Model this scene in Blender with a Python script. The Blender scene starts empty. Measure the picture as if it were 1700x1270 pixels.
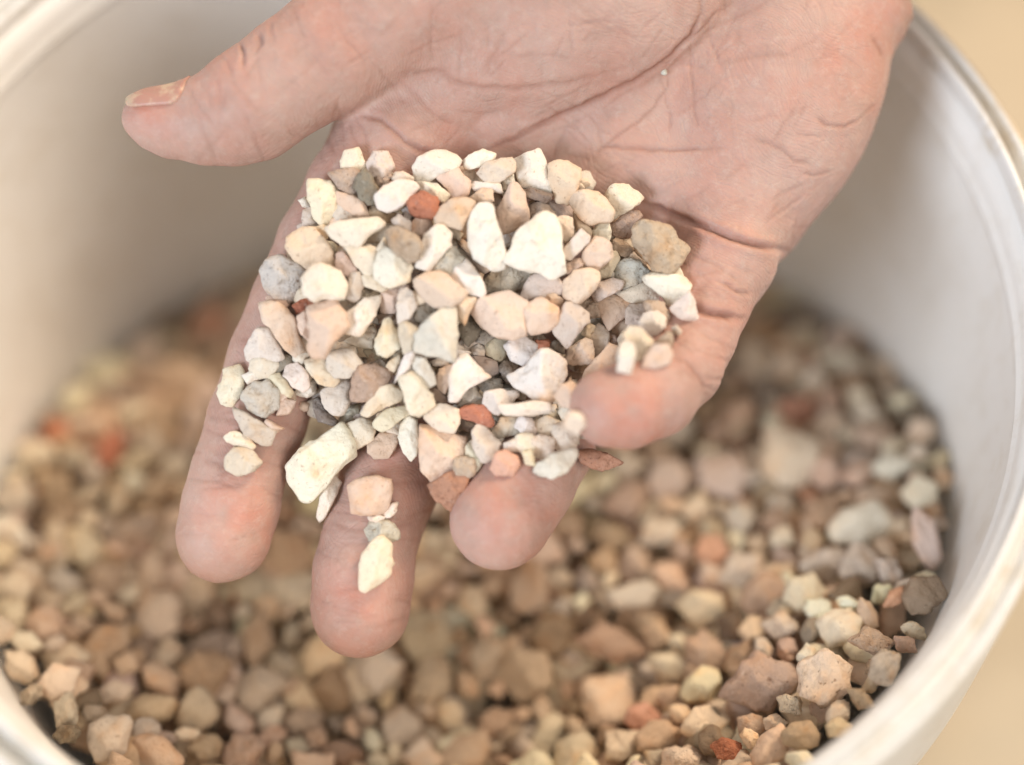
import bpy, math, random
import numpy as np
from mathutils import Matrix, Vector, Euler

# ------------------------------------------------------------------ camera, world, lights, exposure
CM = 0.01                                   # everything below is written in centimetres
sc = bpy.context.scene
COL = sc.collection
CAM = np.array([1.1176, -15.2958, 23.6862]); TILT = 0.50389
LENS = 57.0; FPX = LENS / 36 * 1700; D0 = 28.8   # D0: distance of the hand, which is in focus
Fw = np.array([0, math.sin(TILT), -math.cos(TILT)])
Up = np.array([0, math.cos(TILT), math.sin(TILT)])
Rt = np.array([1.0, 0, 0])
R3 = np.stack([Rt, Up, -Fw], 1)             # columns: right, up, towards the camera
cd = bpy.data.cameras.new('camera'); cam = bpy.data.objects.new('camera', cd); COL.objects.link(cam)
M = Matrix([[*R3[0], CAM[0] * CM], [*R3[1], CAM[1] * CM], [*R3[2], CAM[2] * CM], [0, 0, 0, 1]])
cam.matrix_world = M
cd.lens = LENS; cd.sensor_width = 36; cd.clip_start = 0.005; cd.clip_end = 20
cd.dof.use_dof = True; cd.dof.focus_distance = (D0 - 0.85) * CM; cd.dof.aperture_fstop = 3.0
sc.camera = cam
w = bpy.data.worlds.new('World'); sc.world = w; w.use_nodes = True
bg = w.node_tree.nodes['Background']; bg.inputs[0].default_value = (1.0, 0.955, 0.89, 1); bg.inputs[1].default_value = 0.50
sc.view_settings.view_transform = 'Standard'; sc.view_settings.look = 'None'
sc.view_settings.exposure = 0.0; sc.view_settings.gamma = 1.0


def area(name, loc, target, size, power, color, sy=None):
    l = bpy.data.lights.new(name, 'AREA'); l.energy = power; l.color = color
    l.shape = 'RECTANGLE'; l.size = size; l.size_y = sy or size
    o = bpy.data.objects.new(name, l); COL.objects.link(o)
    o.location = loc
    o.rotation_euler = (Vector(target) - Vector(loc)).to_track_quat('-Z', 'Y').to_euler()
    return o


area('warm_ceiling_lamp', (0.80, 0.80, 0.92), (0, 0, 0), 0.42, 20.5, (1.0, 0.79, 0.57))
area('added_warm_fill', (0.95, -0.75, 1.0), (-.03, .03, 0), 0.9, 11.5, (1.0, 0.89, 0.77))  # added fill that brightens the bucket's left inner wall, no source seen there
area('window_light', (-1.05, -1.05, 0.78), (0, 0, 0), 0.60, 23.0, (0.82, 0.90, 1.0))

import time
T0 = time.time()
def T_(w): print('TIME', w, round(time.time() - T0, 1), flush=True)


# ------------------------------------------------------------------ helpers
def cs(px, py, Z):                           # photo pixel + height towards the camera -> camera-aligned cm
    d = D0 - Z
    return np.array([(px - 850) / FPX * d, -(py - 635) / FPX * d, Z])


def cam2world(P):                            # camera-aligned cm (z = D0 - depth) -> world cm
    P = np.asarray(P, float)
    return CAM + P[..., 0:1] * Rt + P[..., 1:2] * Up + (P[..., 2:3] - D0) * (-Fw)


def to_px(P):                                # camera-aligned cm -> photo pixel
    d = D0 - P[:, 2]
    return 850 + P[:, 0] / d * FPX, 635 - P[:, 1] / d * FPX


def mesh(name, V, F, smooth=True):
    me = bpy.data.meshes.new(name)
    V = np.ascontiguousarray(V, np.float32); F = np.asarray(F, np.int32)
    me.vertices.add(len(V)); me.vertices.foreach_set('co', V.ravel())
    k = F.shape[1]
    me.loops.add(F.size); me.loops.foreach_set('vertex_index', F.ravel())
    me.polygons.add(len(F)); me.polygons.foreach_set('loop_start', np.arange(len(F), dtype=np.int32) * k)
    me.polygons.foreach_set('loop_total', np.full(len(F), k, np.int32))
    me.polygons.foreach_set('use_smooth', np.full(len(F), smooth))
    me.update(calc_edges=True)
    return me


def obj(name, me, mat=None, parent=None, loc=None, **props):
    o = bpy.data.objects.new(name, me); COL.objects.link(o)
    if mat and me and not me.materials: me.materials.append(mat)
    if loc is not None: o.location = [c * CM for c in loc]
    if parent: o.parent = parent
    for k, v in props.items(): o[k] = v
    return o


def hash3(i, j, k, seed):
    n = (i * 374761393 + j * 668265263 + k * 2147483647 + seed * 1274126177) & 0xffffffff
    n = ((n ^ (n >> 13)) * 1274126177) & 0xffffffff
    return ((n ^ (n >> 16)) & 0xffff) / 32767.5 - 1.0


def vnoise(P, seed=0):
    P = np.asarray(P, float); b = np.floor(P).astype(np.int64); f = P - b; f = f * f * (3 - 2 * f)
    r = 0
    for a in (0, 1):
        for c in (0, 1):
            for e in (0, 1):
                wgt = (f[:, 0] if a else 1 - f[:, 0]) * (f[:, 1] if c else 1 - f[:, 1]) * (f[:, 2] if e else 1 - f[:, 2])
                r = r + wgt * hash3(b[:, 0] + a, b[:, 1] + c, b[:, 2] + e, seed)
    return r


def fbm(P, seed=0, n=3):
    return sum(vnoise(P * 2 ** i, seed + i) / 2 ** i for i in range(n))


def ico(level):
    import bmesh
    bm = bmesh.new(); bmesh.ops.create_icosphere(bm, subdivisions=level, radius=1)
    bm.verts.ensure_lookup_table()
    V = np.array([v.co for v in bm.verts]); F = np.array([[v.index for v in f.verts] for f in bm.faces])
    bm.free(); return V / np.linalg.norm(V, axis=1)[:, None], F


ICO = {l: ico(l) for l in (3, 4, 5)}


# ------------------------------------------------------------------ materials
def mat_new(name):
    m = bpy.data.materials.new(name); m.use_nodes = True
    nt = m.node_tree; return m, nt, nt.nodes['Principled BSDF']


def nd(nt, t, **kw):
    n = nt.nodes.new(t)
    for k, v in kw.items():
        if k.startswith('i_'): n.inputs[k[2:].replace('_', ' ')].default_value = v
        else: setattr(n, k, v)
    return n


def ramp(nt, fac, a, b, ca=(0, 0, 0, 1), cb=(1, 1, 1, 1)):
    r = nd(nt, 'ShaderNodeValToRGB'); e = r.color_ramp.elements
    e[0].position = a; e[1].position = b; e[0].color = ca; e[1].color = cb
    nt.links.new(fac, r.inputs[0]); return r.outputs[0]


def mix(nt, fac, a, b, mode='MIX'):
    m = nd(nt, 'ShaderNodeMix', data_type='RGBA', blend_type=mode)
    for s, v in ((m.inputs[0], fac), (m.inputs[6], a), (m.inputs[7], b)):
        if hasattr(v, 'links'): nt.links.new(v, s)
        else: s.default_value = v
    return m.outputs[2]


def noise(nt, vec, scale, detail=4, rough=0.55, w=None):
    n = nd(nt, 'ShaderNodeTexNoise'); n.inputs['Scale'].default_value = scale
    n.inputs['Detail'].default_value = detail; n.inputs['Roughness'].default_value = rough
    nt.links.new(vec, n.inputs['Vector']); return n.outputs[0]


def stone_material(name, stain, speck, pit, use_attr=False, bump=0.35):
    m, nt, p = mat_new(name); L = nt.links.new
    if use_attr:
        at = nd(nt, 'ShaderNodeAttribute', attribute_name='Tint'); base = at.outputs['Color']
        tc = nd(nt, 'ShaderNodeTexCoord'); vec = tc.outputs['Object']
    else:
        oi = nd(nt, 'ShaderNodeObjectInfo'); base = oi.outputs['Color']
        tc = nd(nt, 'ShaderNodeTexCoord')
        mp = nd(nt, 'ShaderNodeVectorMath', operation='ADD'); L(tc.outputs['Object'], mp.inputs[0])
        cx = nd(nt, 'ShaderNodeCombineXYZ')
        for i in range(3): L(oi.outputs['Random'], cx.inputs[i])
        L(cx.outputs[0], mp.inputs[1]); vec = mp.outputs[0]
    # ochre bloom in broad patches, darker mineral veins, fine specks
    n1 = ramp(nt, noise(nt, vec, 160, 3), 0.45, 0.72)
    c = mix(nt, n1, base, (1.0, 0.78, 0.58, 1), 'MULTIPLY')
    fac = nd(nt, 'ShaderNodeMath', operation='MULTIPLY'); fac.inputs[1].default_value = stain
    L(n1, fac.inputs[0])
    c = mix(nt, fac.outputs[0], base, c)
    n2 = ramp(nt, noise(nt, vec, 420, 6, 0.7), 0.52, 0.70)
    f2 = nd(nt, 'ShaderNodeMath', operation='MULTIPLY'); f2.inputs[1].default_value = speck
    L(n2, f2.inputs[0])
    c = mix(nt, f2.outputs[0], c, mix(nt, 1.0, c, (0.55, 0.50, 0.46, 1), 'MULTIPLY'))
    n3 = ramp(nt, noise(nt, vec, 900, 4, 0.7), 0.60, 0.72)
    f3 = nd(nt, 'ShaderNodeMath', operation='MULTIPLY'); f3.inputs[1].default_value = speck * 0.8
    L(n3, f3.inputs[0])
    c = mix(nt, f3.outputs[0], c, mix(nt, 0.55, c, (0.85, 0.80, 0.72, 1)))
    n4 = ramp(nt, noise(nt, vec, 1300, 2, 0.5), 0.27, 0.36, (1, 1, 1, 1), (0, 0, 0, 1))
    f4 = nd(nt, 'ShaderNodeMath', operation='MULTIPLY'); f4.inputs[1].default_value = pit
    L(n4, f4.inputs[0])
    c = mix(nt, f4.outputs[0], c, mix(nt, 1.0, c, (0.45, 0.36, 0.30, 1), 'MULTIPLY'))
    L(c, p.inputs['Base Color'])
    p.inputs['Roughness'].default_value = 0.82
    p.inputs['Specular IOR Level'].default_value = 0.25
    p.inputs['Subsurface Weight'].default_value = 0.0
    b = nd(nt, 'ShaderNodeBump'); b.inputs['Strength'].default_value = bump; b.inputs['Distance'].default_value = 0.0009
    L(noise(nt, vec, 700, 8, 0.68), b.inputs['Height'])
    b2 = nd(nt, 'ShaderNodeBump'); b2.inputs['Strength'].default_value = bump; b2.inputs['Distance'].default_value = 0.0018
    L(noise(nt, vec, 230, 4, 0.6), b2.inputs['Height']); L(b.outputs[0], b2.inputs['Normal'])
    L(b2.outputs[0], p.inputs['Normal'])
    return m


M_CHALK = stone_material('chalky_limestone', 0.8, 0.30, 0.5, bump=0.5)
M_ROUGH = stone_material('grainy_stone', 0.7, 0.75, 0.8, bump=0.85)
M_HEAP = stone_material('heap_stone', 0.6, 0.35, 0.4, use_attr=True)

COLORS = {  # base colours of the dry stone
    'X': (0.83, 0.775, 0.695), 'W': (0.79, 0.73, 0.65), 'C': (0.78, 0.69, 0.585), 'Y': (0.78, 0.67, 0.54),
    'P': (0.71, 0.56, 0.455), 'T': (0.55, 0.44, 0.35), 'G': (0.62, 0.575, 0.52), 'K': (0.64, 0.545, 0.485),
    'S': (0.70, 0.645, 0.57), 'B': (0.49, 0.37, 0.28), 'N': (0.30, 0.235, 0.185), 'D': (0.30, 0.26, 0.225),
    'R': (0.52, 0.215, 0.14), 'Q': (0.47, 0.26, 0.19), 'O': (0.69, 0.42, 0.31), 'U': (0.55, 0.54, 0.50)}
WORDS = {'X': 'chalk white', 'W': 'white', 'C': 'cream', 'Y': 'yellowish cream', 'P': 'peach', 'T': 'tan', 'G': 'pale grey',
         'K': 'pinkish grey', 'S': 'greyish cream', 'B': 'brown', 'N': 'dark brown', 'D': 'dark grey', 'R': 'brick red',
         'Q': 'dusty red', 'O': 'orange pink', 'U': 'blue grey'}
ROUGH = set('TBNDRQUG')


# ------------------------------------------------------------------ the hand as one continuous surface
def smin(a, b, k):
    h = np.clip(0.5 + 0.5 * (b - a) / k, 0, 1)
    return b * (1 - h) + a * h - k * h * (1 - h)


def cone(P, a, b, ra, rb):
    ba = b - a; l2 = ba @ ba; rr = ra - rb; a2 = l2 - rr * rr; il2 = 1 / l2
    pa = P - a; y = pa @ ba; z = y - l2
    t = pa * l2 - y[:, None] * ba; x2 = (t * t).sum(1); y2 = y * y * l2; z2 = z * z * l2
    k = np.sign(rr) * rr * rr * x2
    c1 = np.sign(z) * a2 * z2 > k; c2 = np.sign(y) * a2 * y2 < k
    d = (np.sqrt(np.maximum(x2 * a2 * il2, 0)) + y * rr) * il2 - ra
    d = np.where(c2, np.sqrt(x2 + y2) * il2 - ra, d)
    return np.where(c1, np.sqrt(x2 + z2) * il2 - rb, d)


PC = 94.0  # photo pixels per cm at the hand


def chain(st):
    pts = [(cs(a, b, z), (r - 2.5) / PC) for a, b, z, r in st]
    return list(zip(pts[:-1], pts[1:]))


INDEX = chain([(372, 888, .55, 80), (385, 835, .45, 80.5), (395, 790, .35, 78), (427, 700, .2, 83), (462, 600, .05, 86), (508, 505, 0, 92), (556, 410, -.05, 98), (612, 320, -.1, 104), (665, 240, -.2, 108), (800, 100, -.5, 105)])
MIDDLE = chain([(598, 1006, .45, 85), (604, 950, .4, 84), (614, 895, .3, 80), (645, 805, .0, 83), (676, 700, -.25, 85), (706, 560, -.4, 86), (735, 440, -.45, 92), (780, 330, -.5, 98), (900, 100, -.6, 100)])
RING = chain([(830, 862, 1.15, 84), (868, 800, .75, 84), (905, 740, .1, 84), (925, 650, -.5, 82), (915, 530, -.65, 86), (925, 420, -.6, 94), (1050, 150, -.6, 98)])
LITTLE = chain([(1013, 677, 2.0, 65), (1045, 674, 1.9, 68), (1085, 655, 1.65, 71), (1125, 610, 1.2, 72), (1150, 560, .8, 71), (1170, 500, .45, 76), (1203, 430, .1, 86), (1205, 370, -.2, 95), (1230, 150, -.5, 100)])
THUMB = chain([(241, 197, .95, 40), (262, 200, .95, 50), (292, 204, .95, 59), (345, 201, .95, 73), (385, 190, .95, 83), (418, 173, .95, 91), (448, 152, .93, 91), (485, 126, .9, 94), (552, 84, .8, 101), (632, 30, .7, 112), (740, -30, .5, 135), (900, -90, .2, 160)])
FOREARM = chain([(1260, -120, -.7, 175), (1400, -230, -.8, 190), (1900, -520, -.6, 230), (2400, -800, -.2, 260)])
FOREARM2 = chain([(1150, -200, -.7, 160), (1300, -350, -.8, 180), (1750, -700, -.6, 220), (2250, -980, -.2, 250)])
PALM = np.array([cs(a, b, 0)[:2] for a, b in [(600, 160), (543, 225), (520, 330), (580, 420), (700, 460), (900, 480), (1090, 500), (1215, 480), (1300, 412),
                 (1342, 350), (1388, 270), (1425, 210), (1433, 165), (1463, 90), (1512, 52), (1528, 20), (1520, -20), (1500, -150), (1400, -400), (1000, -450), (760, -220), (600, 20)]])


def polysdf(X, Y, V):
    d = np.full(X.shape, 1e9); s = np.ones(X.shape); n = len(V)
    for i in range(n):
        a = V[i]; b = V[i - 1]; e = b - a; wx = X - a[0]; wy = Y - a[1]
        t = np.clip((wx * e[0] + wy * e[1]) / (e @ e), 0, 1)
        d = np.minimum(d, (wx - e[0] * t) ** 2 + (wy - e[1] * t) ** 2)
        c1 = Y >= a[1]; c2 = Y < b[1]; c3 = e[0] * wy > e[1] * wx
        s = np.where((c1 & c2 & c3) | (~c1 & ~c2 & ~c3), -s, s)
    return s * np.sqrt(d)


def ell(P, c, r, ang=0):
    q = P - c; ca, sa = math.cos(ang), math.sin(ang)
    q = np.stack([q[:, 0] * ca + q[:, 1] * sa, -q[:, 0] * sa + q[:, 1] * ca, q[:, 2]], 1)
    k0 = np.linalg.norm(q / r, axis=1); k1 = np.linalg.norm(q / (np.array(r) ** 2), axis=1) + 1e-9
    return k0 * (k0 - 1) / k1


def chain_d(P, ch, k=0.12):
    out = np.full(len(P), 3.0)
    pts = np.array([e[0] for seg in ch for e in seg]); rm = max(e[1] for seg in ch for e in seg) + 1.3
    idx = np.nonzero(((P > pts.min(0) - rm) & (P < pts.max(0) + rm)).all(1))[0]
    Q = P[idx]; d = np.full(len(idx), 3.0)
    for (a, ra), (b, rb) in ch:
        r = max(ra, rb) + 1.3
        m = np.nonzero(((Q > np.minimum(a, b) - r) & (Q < np.maximum(a, b) + r)).all(1))[0]
        d[m] = smin(d[m], cone(Q[m], a, b, ra, rb), k)
    out[idx] = d
    return out


def hand_sdf(P):
    px, py = to_px(P)
    d2 = polysdf(P[:, 0], P[:, 1], PALM)
    zc = -.85 - .45 * np.exp(-(((px - 900) / 260) ** 2 + ((py - 400) / 130) ** 2))
    h, rr = 1.2, 1.05
    qx = d2 + rr; qz = np.abs(P[:, 2] - zc) - (h - rr)
    palm = np.hypot(np.maximum(qx, 0), np.maximum(qz, 0)) + np.minimum(np.maximum(qx, qz), 0) - rr
    palm = smin(palm, ell(P, cs(1275, 175, -.45), (1.9, 3.0, 1.35), math.radians(-28)), .5)   # heel of the hand
    palm = smin(palm, ell(P, cs(1150, 330, -.55), (1.9, 1.1, 1.15), math.radians(-20)), .4)    # pad above the little finger
    palm = smin(palm, ell(P, cs(700, 240, -.5), (1.6, .9, 1.0), math.radians(-25)), .4)         # web beside the index finger
    palm = smin(palm, chain_d(P, FOREARM, .3), .35)
    palm = smin(palm, chain_d(P, FOREARM2, .3), .5)
    palm = smin(palm, ell(P, cs(900, -5, .1), (3.7, 2.15, 1.45), math.radians(12)), .16)         # ball of the thumb
    palm = smin(palm, chain_d(P, THUMB, .10), .30)
    f = chain_d(P, INDEX); f = np.minimum(f, chain_d(P, MIDDLE)); f = np.minimum(f, chain_d(P, RING)); f = np.minimum(f, chain_d(P, LITTLE))
    return smin(palm, f, .3)


def grad(fn, P, e=0.012):                    # four samples on a tetrahedron
    K = np.array([(1, -1, -1), (-1, -1, 1), (-1, 1, -1), (1, 1, 1)], float)
    return sum(fn(P + e * k)[:, None] * k for k in K) / (4 * e)


def surface_nets(fn, lo, hi, h, coarse=4):
    n = np.ceil((hi - lo) / h / coarse).astype(int) * coarse
    F = np.full(n + 1, 9.0, np.float32)
    cn = n // coarse
    ci = np.stack(np.meshgrid(*[np.arange(c) for c in cn], indexing='ij'), -1).reshape(-1, 3)
    cc = lo + (ci + .5) * coarse * h
    cdist = fn(cc); near = np.abs(cdist) < coarse * h * 1.25
    F[:] = 9.0
    full = np.repeat(np.repeat(np.repeat(np.where(cdist < 0, -9.0, 9.0).reshape(cn), coarse, 0), coarse, 1), coarse, 2)
    F[:-1, :-1, :-1] = full
    off = np.stack(np.meshgrid(*[np.arange(coarse + 1)] * 3, indexing='ij'), -1).reshape(-1, 3)
    idx = (ci[near][:, None] * coarse + off).reshape(-1, 3)
    flat = np.unique(np.ravel_multi_index(idx.T, F.shape))
    ii = np.stack(np.unravel_index(flat, F.shape), 1)
    F.ravel()[flat] = fn(lo + ii * h)
    S = F < 0
    occ = sum(S[a:a + n[0], b:b + n[1], c:c + n[2]].astype(np.int8) for a in (0, 1) for b in (0, 1) for c in (0, 1))
    act = (occ > 0) & (occ < 8)
    vid = np.full(act.shape, -1, np.int64); vid[act] = np.arange(act.sum())
    V = lo + (np.argwhere(act) + .5) * h
    quads = []
    for ax in range(3):
        a, b = [(1, 2), (2, 0), (0, 1)][ax]
        sl0 = [slice(1, -1)] * 3; sl1 = [slice(1, -1)] * 3
        sl0[ax] = slice(0, n[ax]); sl1[ax] = slice(1, n[ax] + 1)
        s0 = S[tuple(sl0)]; s1 = S[tuple(sl1)]
        for flip in (0, 1):
            e = np.argwhere((s0 & ~s1) if not flip else (~s0 & s1))
            g = e.copy()
            for q in range(3):
                if q != ax: g[:, q] += 1
            def v(da, db):
                t = g.copy(); t[:, a] -= da; t[:, b] -= db
                return vid[t[:, 0], t[:, 1], t[:, 2]]
            Q = np.stack([v(1, 1), v(0, 1), v(0, 0), v(1, 0)], 1)
            quads.append(Q[:, ::-1] if flip else Q)
    return V, np.concatenate(quads)


def project(fn, V, it=2):
    for _ in range(it):
        g = grad(fn, V); d = fn(V)
        V = V - (d / np.maximum((g * g).sum(1), .2))[:, None] * g
    return V


def subdivide(V, Q):
    n = len(V)
    E = np.stack([Q, np.roll(Q, -1, 1)], 2).reshape(-1, 2); Es = np.sort(E, 1)
    U, inv = np.unique(Es[:, 0] * n + Es[:, 1], return_inverse=True)
    em = (V[U // n] + V[U % n]) / 2; fc = V[Q].mean(1)
    ei = inv.reshape(-1, 4) + n; fi = np.arange(len(Q)) + n + len(U)
    V2 = np.concatenate([V, em, fc])
    out = [np.stack([Q[:, k], ei[:, k], fi, ei[:, k - 1]], 1) for k in range(4)]
    return V2, np.concatenate(out)


def relax(V, Q, it=3):
    for _ in range(it):
        acc = np.zeros_like(V); cnt = np.zeros(len(V))
        for k in range(4):
            a = Q[:, k]; b = Q[:, (k + 1) % 4]
            for x, y in ((a, b), (b, a)):
                for c in range(3): acc[:, c] += np.bincount(x, V[y, c], len(V))
                cnt += np.bincount(x, minlength=len(V))
        V = acc / cnt[:, None]
    return V


lo = np.array([-8., -5.9, -3.2]); hi = np.array([13.5, 12.5, 3.4])
HV, HQ = surface_nets(hand_sdf, lo, hi, 0.078)
HV = project(hand_sdf, relax(HV, HQ, 2), 2)
HV, HQ = subdivide(HV, HQ)
HV = project(hand_sdf, HV, 1)
HN = grad(hand_sdf, HV); HN /= np.linalg.norm(HN, axis=1)[:, None] + 1e-9

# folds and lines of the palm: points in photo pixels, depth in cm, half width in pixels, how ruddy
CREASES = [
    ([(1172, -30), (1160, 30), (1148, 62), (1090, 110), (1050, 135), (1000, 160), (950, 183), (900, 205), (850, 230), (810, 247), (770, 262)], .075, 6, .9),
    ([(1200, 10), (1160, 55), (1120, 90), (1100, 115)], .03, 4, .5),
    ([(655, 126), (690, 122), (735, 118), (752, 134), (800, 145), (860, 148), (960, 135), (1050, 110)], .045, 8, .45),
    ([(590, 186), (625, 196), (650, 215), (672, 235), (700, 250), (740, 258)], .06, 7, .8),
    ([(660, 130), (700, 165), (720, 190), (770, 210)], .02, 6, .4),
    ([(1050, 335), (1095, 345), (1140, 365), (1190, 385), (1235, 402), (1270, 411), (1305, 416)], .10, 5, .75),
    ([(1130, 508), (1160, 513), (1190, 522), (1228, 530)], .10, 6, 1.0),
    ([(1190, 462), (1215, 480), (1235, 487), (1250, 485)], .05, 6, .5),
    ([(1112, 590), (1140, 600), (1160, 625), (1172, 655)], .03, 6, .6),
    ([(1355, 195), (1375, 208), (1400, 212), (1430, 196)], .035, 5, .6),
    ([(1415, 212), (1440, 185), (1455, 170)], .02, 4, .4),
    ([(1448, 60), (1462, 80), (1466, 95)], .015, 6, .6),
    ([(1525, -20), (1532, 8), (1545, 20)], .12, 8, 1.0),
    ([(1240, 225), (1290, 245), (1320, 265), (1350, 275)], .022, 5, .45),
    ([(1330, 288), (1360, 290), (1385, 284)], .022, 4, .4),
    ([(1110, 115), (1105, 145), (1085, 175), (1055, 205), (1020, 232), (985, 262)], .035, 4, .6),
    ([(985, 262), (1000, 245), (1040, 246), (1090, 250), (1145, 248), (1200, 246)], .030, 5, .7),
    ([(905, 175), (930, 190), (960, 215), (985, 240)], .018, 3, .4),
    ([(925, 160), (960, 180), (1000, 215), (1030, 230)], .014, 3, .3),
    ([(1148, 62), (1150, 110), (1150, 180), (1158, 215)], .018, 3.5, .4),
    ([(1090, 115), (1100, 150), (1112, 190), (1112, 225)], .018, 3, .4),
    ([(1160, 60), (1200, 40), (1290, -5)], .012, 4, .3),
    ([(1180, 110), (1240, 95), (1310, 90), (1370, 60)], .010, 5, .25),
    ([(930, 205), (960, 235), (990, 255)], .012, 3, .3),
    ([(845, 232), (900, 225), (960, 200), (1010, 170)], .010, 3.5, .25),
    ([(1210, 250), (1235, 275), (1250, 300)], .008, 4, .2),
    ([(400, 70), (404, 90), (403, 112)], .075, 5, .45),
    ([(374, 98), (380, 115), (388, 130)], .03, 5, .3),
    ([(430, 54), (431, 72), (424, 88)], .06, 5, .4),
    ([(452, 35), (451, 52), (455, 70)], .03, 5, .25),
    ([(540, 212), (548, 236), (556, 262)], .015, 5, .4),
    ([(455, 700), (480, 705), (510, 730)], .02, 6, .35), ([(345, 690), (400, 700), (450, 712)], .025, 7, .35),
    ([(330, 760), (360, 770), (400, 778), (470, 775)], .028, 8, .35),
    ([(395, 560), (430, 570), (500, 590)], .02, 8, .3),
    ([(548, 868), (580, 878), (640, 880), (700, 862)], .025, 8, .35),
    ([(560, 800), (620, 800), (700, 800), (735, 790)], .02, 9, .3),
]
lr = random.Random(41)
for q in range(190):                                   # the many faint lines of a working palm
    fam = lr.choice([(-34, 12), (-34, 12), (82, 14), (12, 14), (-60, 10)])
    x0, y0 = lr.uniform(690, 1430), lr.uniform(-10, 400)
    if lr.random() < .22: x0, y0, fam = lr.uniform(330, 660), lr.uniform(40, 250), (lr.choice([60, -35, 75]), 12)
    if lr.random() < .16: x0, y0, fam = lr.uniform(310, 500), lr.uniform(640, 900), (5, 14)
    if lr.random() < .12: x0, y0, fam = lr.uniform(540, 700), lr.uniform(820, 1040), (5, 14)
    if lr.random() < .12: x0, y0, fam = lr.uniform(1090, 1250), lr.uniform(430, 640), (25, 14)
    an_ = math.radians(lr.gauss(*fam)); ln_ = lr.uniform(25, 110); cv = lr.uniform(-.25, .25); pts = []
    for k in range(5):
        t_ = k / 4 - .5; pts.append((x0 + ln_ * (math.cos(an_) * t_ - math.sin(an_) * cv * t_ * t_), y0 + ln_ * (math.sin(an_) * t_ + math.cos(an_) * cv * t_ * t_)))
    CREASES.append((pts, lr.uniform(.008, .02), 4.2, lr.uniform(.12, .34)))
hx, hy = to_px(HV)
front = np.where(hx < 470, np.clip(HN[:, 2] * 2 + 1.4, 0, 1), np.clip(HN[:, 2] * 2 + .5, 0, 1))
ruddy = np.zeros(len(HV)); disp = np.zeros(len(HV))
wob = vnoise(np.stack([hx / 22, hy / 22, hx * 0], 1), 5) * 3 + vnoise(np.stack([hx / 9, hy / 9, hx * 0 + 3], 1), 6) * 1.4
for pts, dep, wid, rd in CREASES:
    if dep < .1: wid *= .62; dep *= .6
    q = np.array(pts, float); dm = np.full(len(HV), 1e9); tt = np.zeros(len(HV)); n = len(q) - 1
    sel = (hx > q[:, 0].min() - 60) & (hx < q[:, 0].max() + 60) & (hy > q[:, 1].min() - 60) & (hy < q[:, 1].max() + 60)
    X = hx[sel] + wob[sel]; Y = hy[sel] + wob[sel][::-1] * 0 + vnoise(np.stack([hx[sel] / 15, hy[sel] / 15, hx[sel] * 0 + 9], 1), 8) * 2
    dd = np.full(X.shape, 1e9); ts = np.zeros(X.shape)
    for i in range(n):
        a, b = q[i], q[i + 1]; e = b - a
        t = np.clip(((X - a[0]) * e[0] + (Y - a[1]) * e[1]) / (e @ e), 0, 1)
        r = np.hypot(X - a[0] - e[0] * t, Y - a[1] - e[1] * t); c = r < dd
        dd = np.where(c, r, dd); ts = np.where(c, (i + t) / n, ts)
    fade = np.clip(np.minimum(ts, 1 - ts) * 6, .25, 1)
    g = np.exp(-(dd / wid) ** 2) * fade; broad = np.exp(-(dd / (wid * 3.2)) ** 2) * fade
    disp[sel] -= front[sel] * (dep * g - dep * .22 * np.exp(-((dd - wid * 2.4) / (wid * 1.3)) ** 2) * fade)
    ruddy[sel] = np.maximum(ruddy[sel], front[sel] * rd * (.75 * g + .25 * broad))
    del dm, tt
Pn = HV
disp += .022 * vnoise(Pn * 1.3, 11) + .008 * vnoise(Pn * 3.1, 12) + .0025 * vnoise(Pn * 9, 13)
HVd = HV + HN * disp[:, None]
# how red the skin colour is: fingertips, folds, knuckles and other spots
red = np.zeros(len(HV))
for cx, cy, r, a in [(385, 850, 75, .75), (440, 880, 50, .5), (600, 990, 95, .55), (650, 780, 60, .45), (850, 850, 75, .85), (1050, 690, 75, .85), (1020, 730, 50, .5), (1110, 470, 50, .9),
                     (1150, 430, 80, .35), (1150, 570, 80, .3), (380, 140, 70, .7), (250, 170, 60, .7), (450, 70, 60, .55), (520, 30, 70, .4), (1440, 60, 70, .5), (1400, 110, 80, .35),
                     (560, 250, 60, .25), (760, 240, 80, .3), (430, 640, 60, .15), (1300, 160, 120, .25), (900, 170, 120, .2), (1190, 545, 60, .3)]:
    red = np.maximum(red, a * np.exp(-((hx - cx) ** 2 + (hy - cy) ** 2) / r ** 2))
red *= .75 + .45 * vnoise(Pn * 2.2, 21) + .45 * fbm(Pn * 4.5, 25, 3)
red += .20 * vnoise(Pn * 1.1, 22) + .22 * vnoise(Pn * 2.7, 23) + .12 * vnoise(Pn * 7, 24)
red = np.clip(red * .95, 0, 1)

me = mesh('person', cam2world(HVd) * CM, HQ)
ca = me.color_attributes.new('Skin', 'FLOAT_COLOR', 'POINT')
ca.data.foreach_set('color', np.stack([red, np.clip(ruddy, 0, 1), 0 * red, 0 * red + 1], 1).astype(np.float32).ravel())


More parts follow.
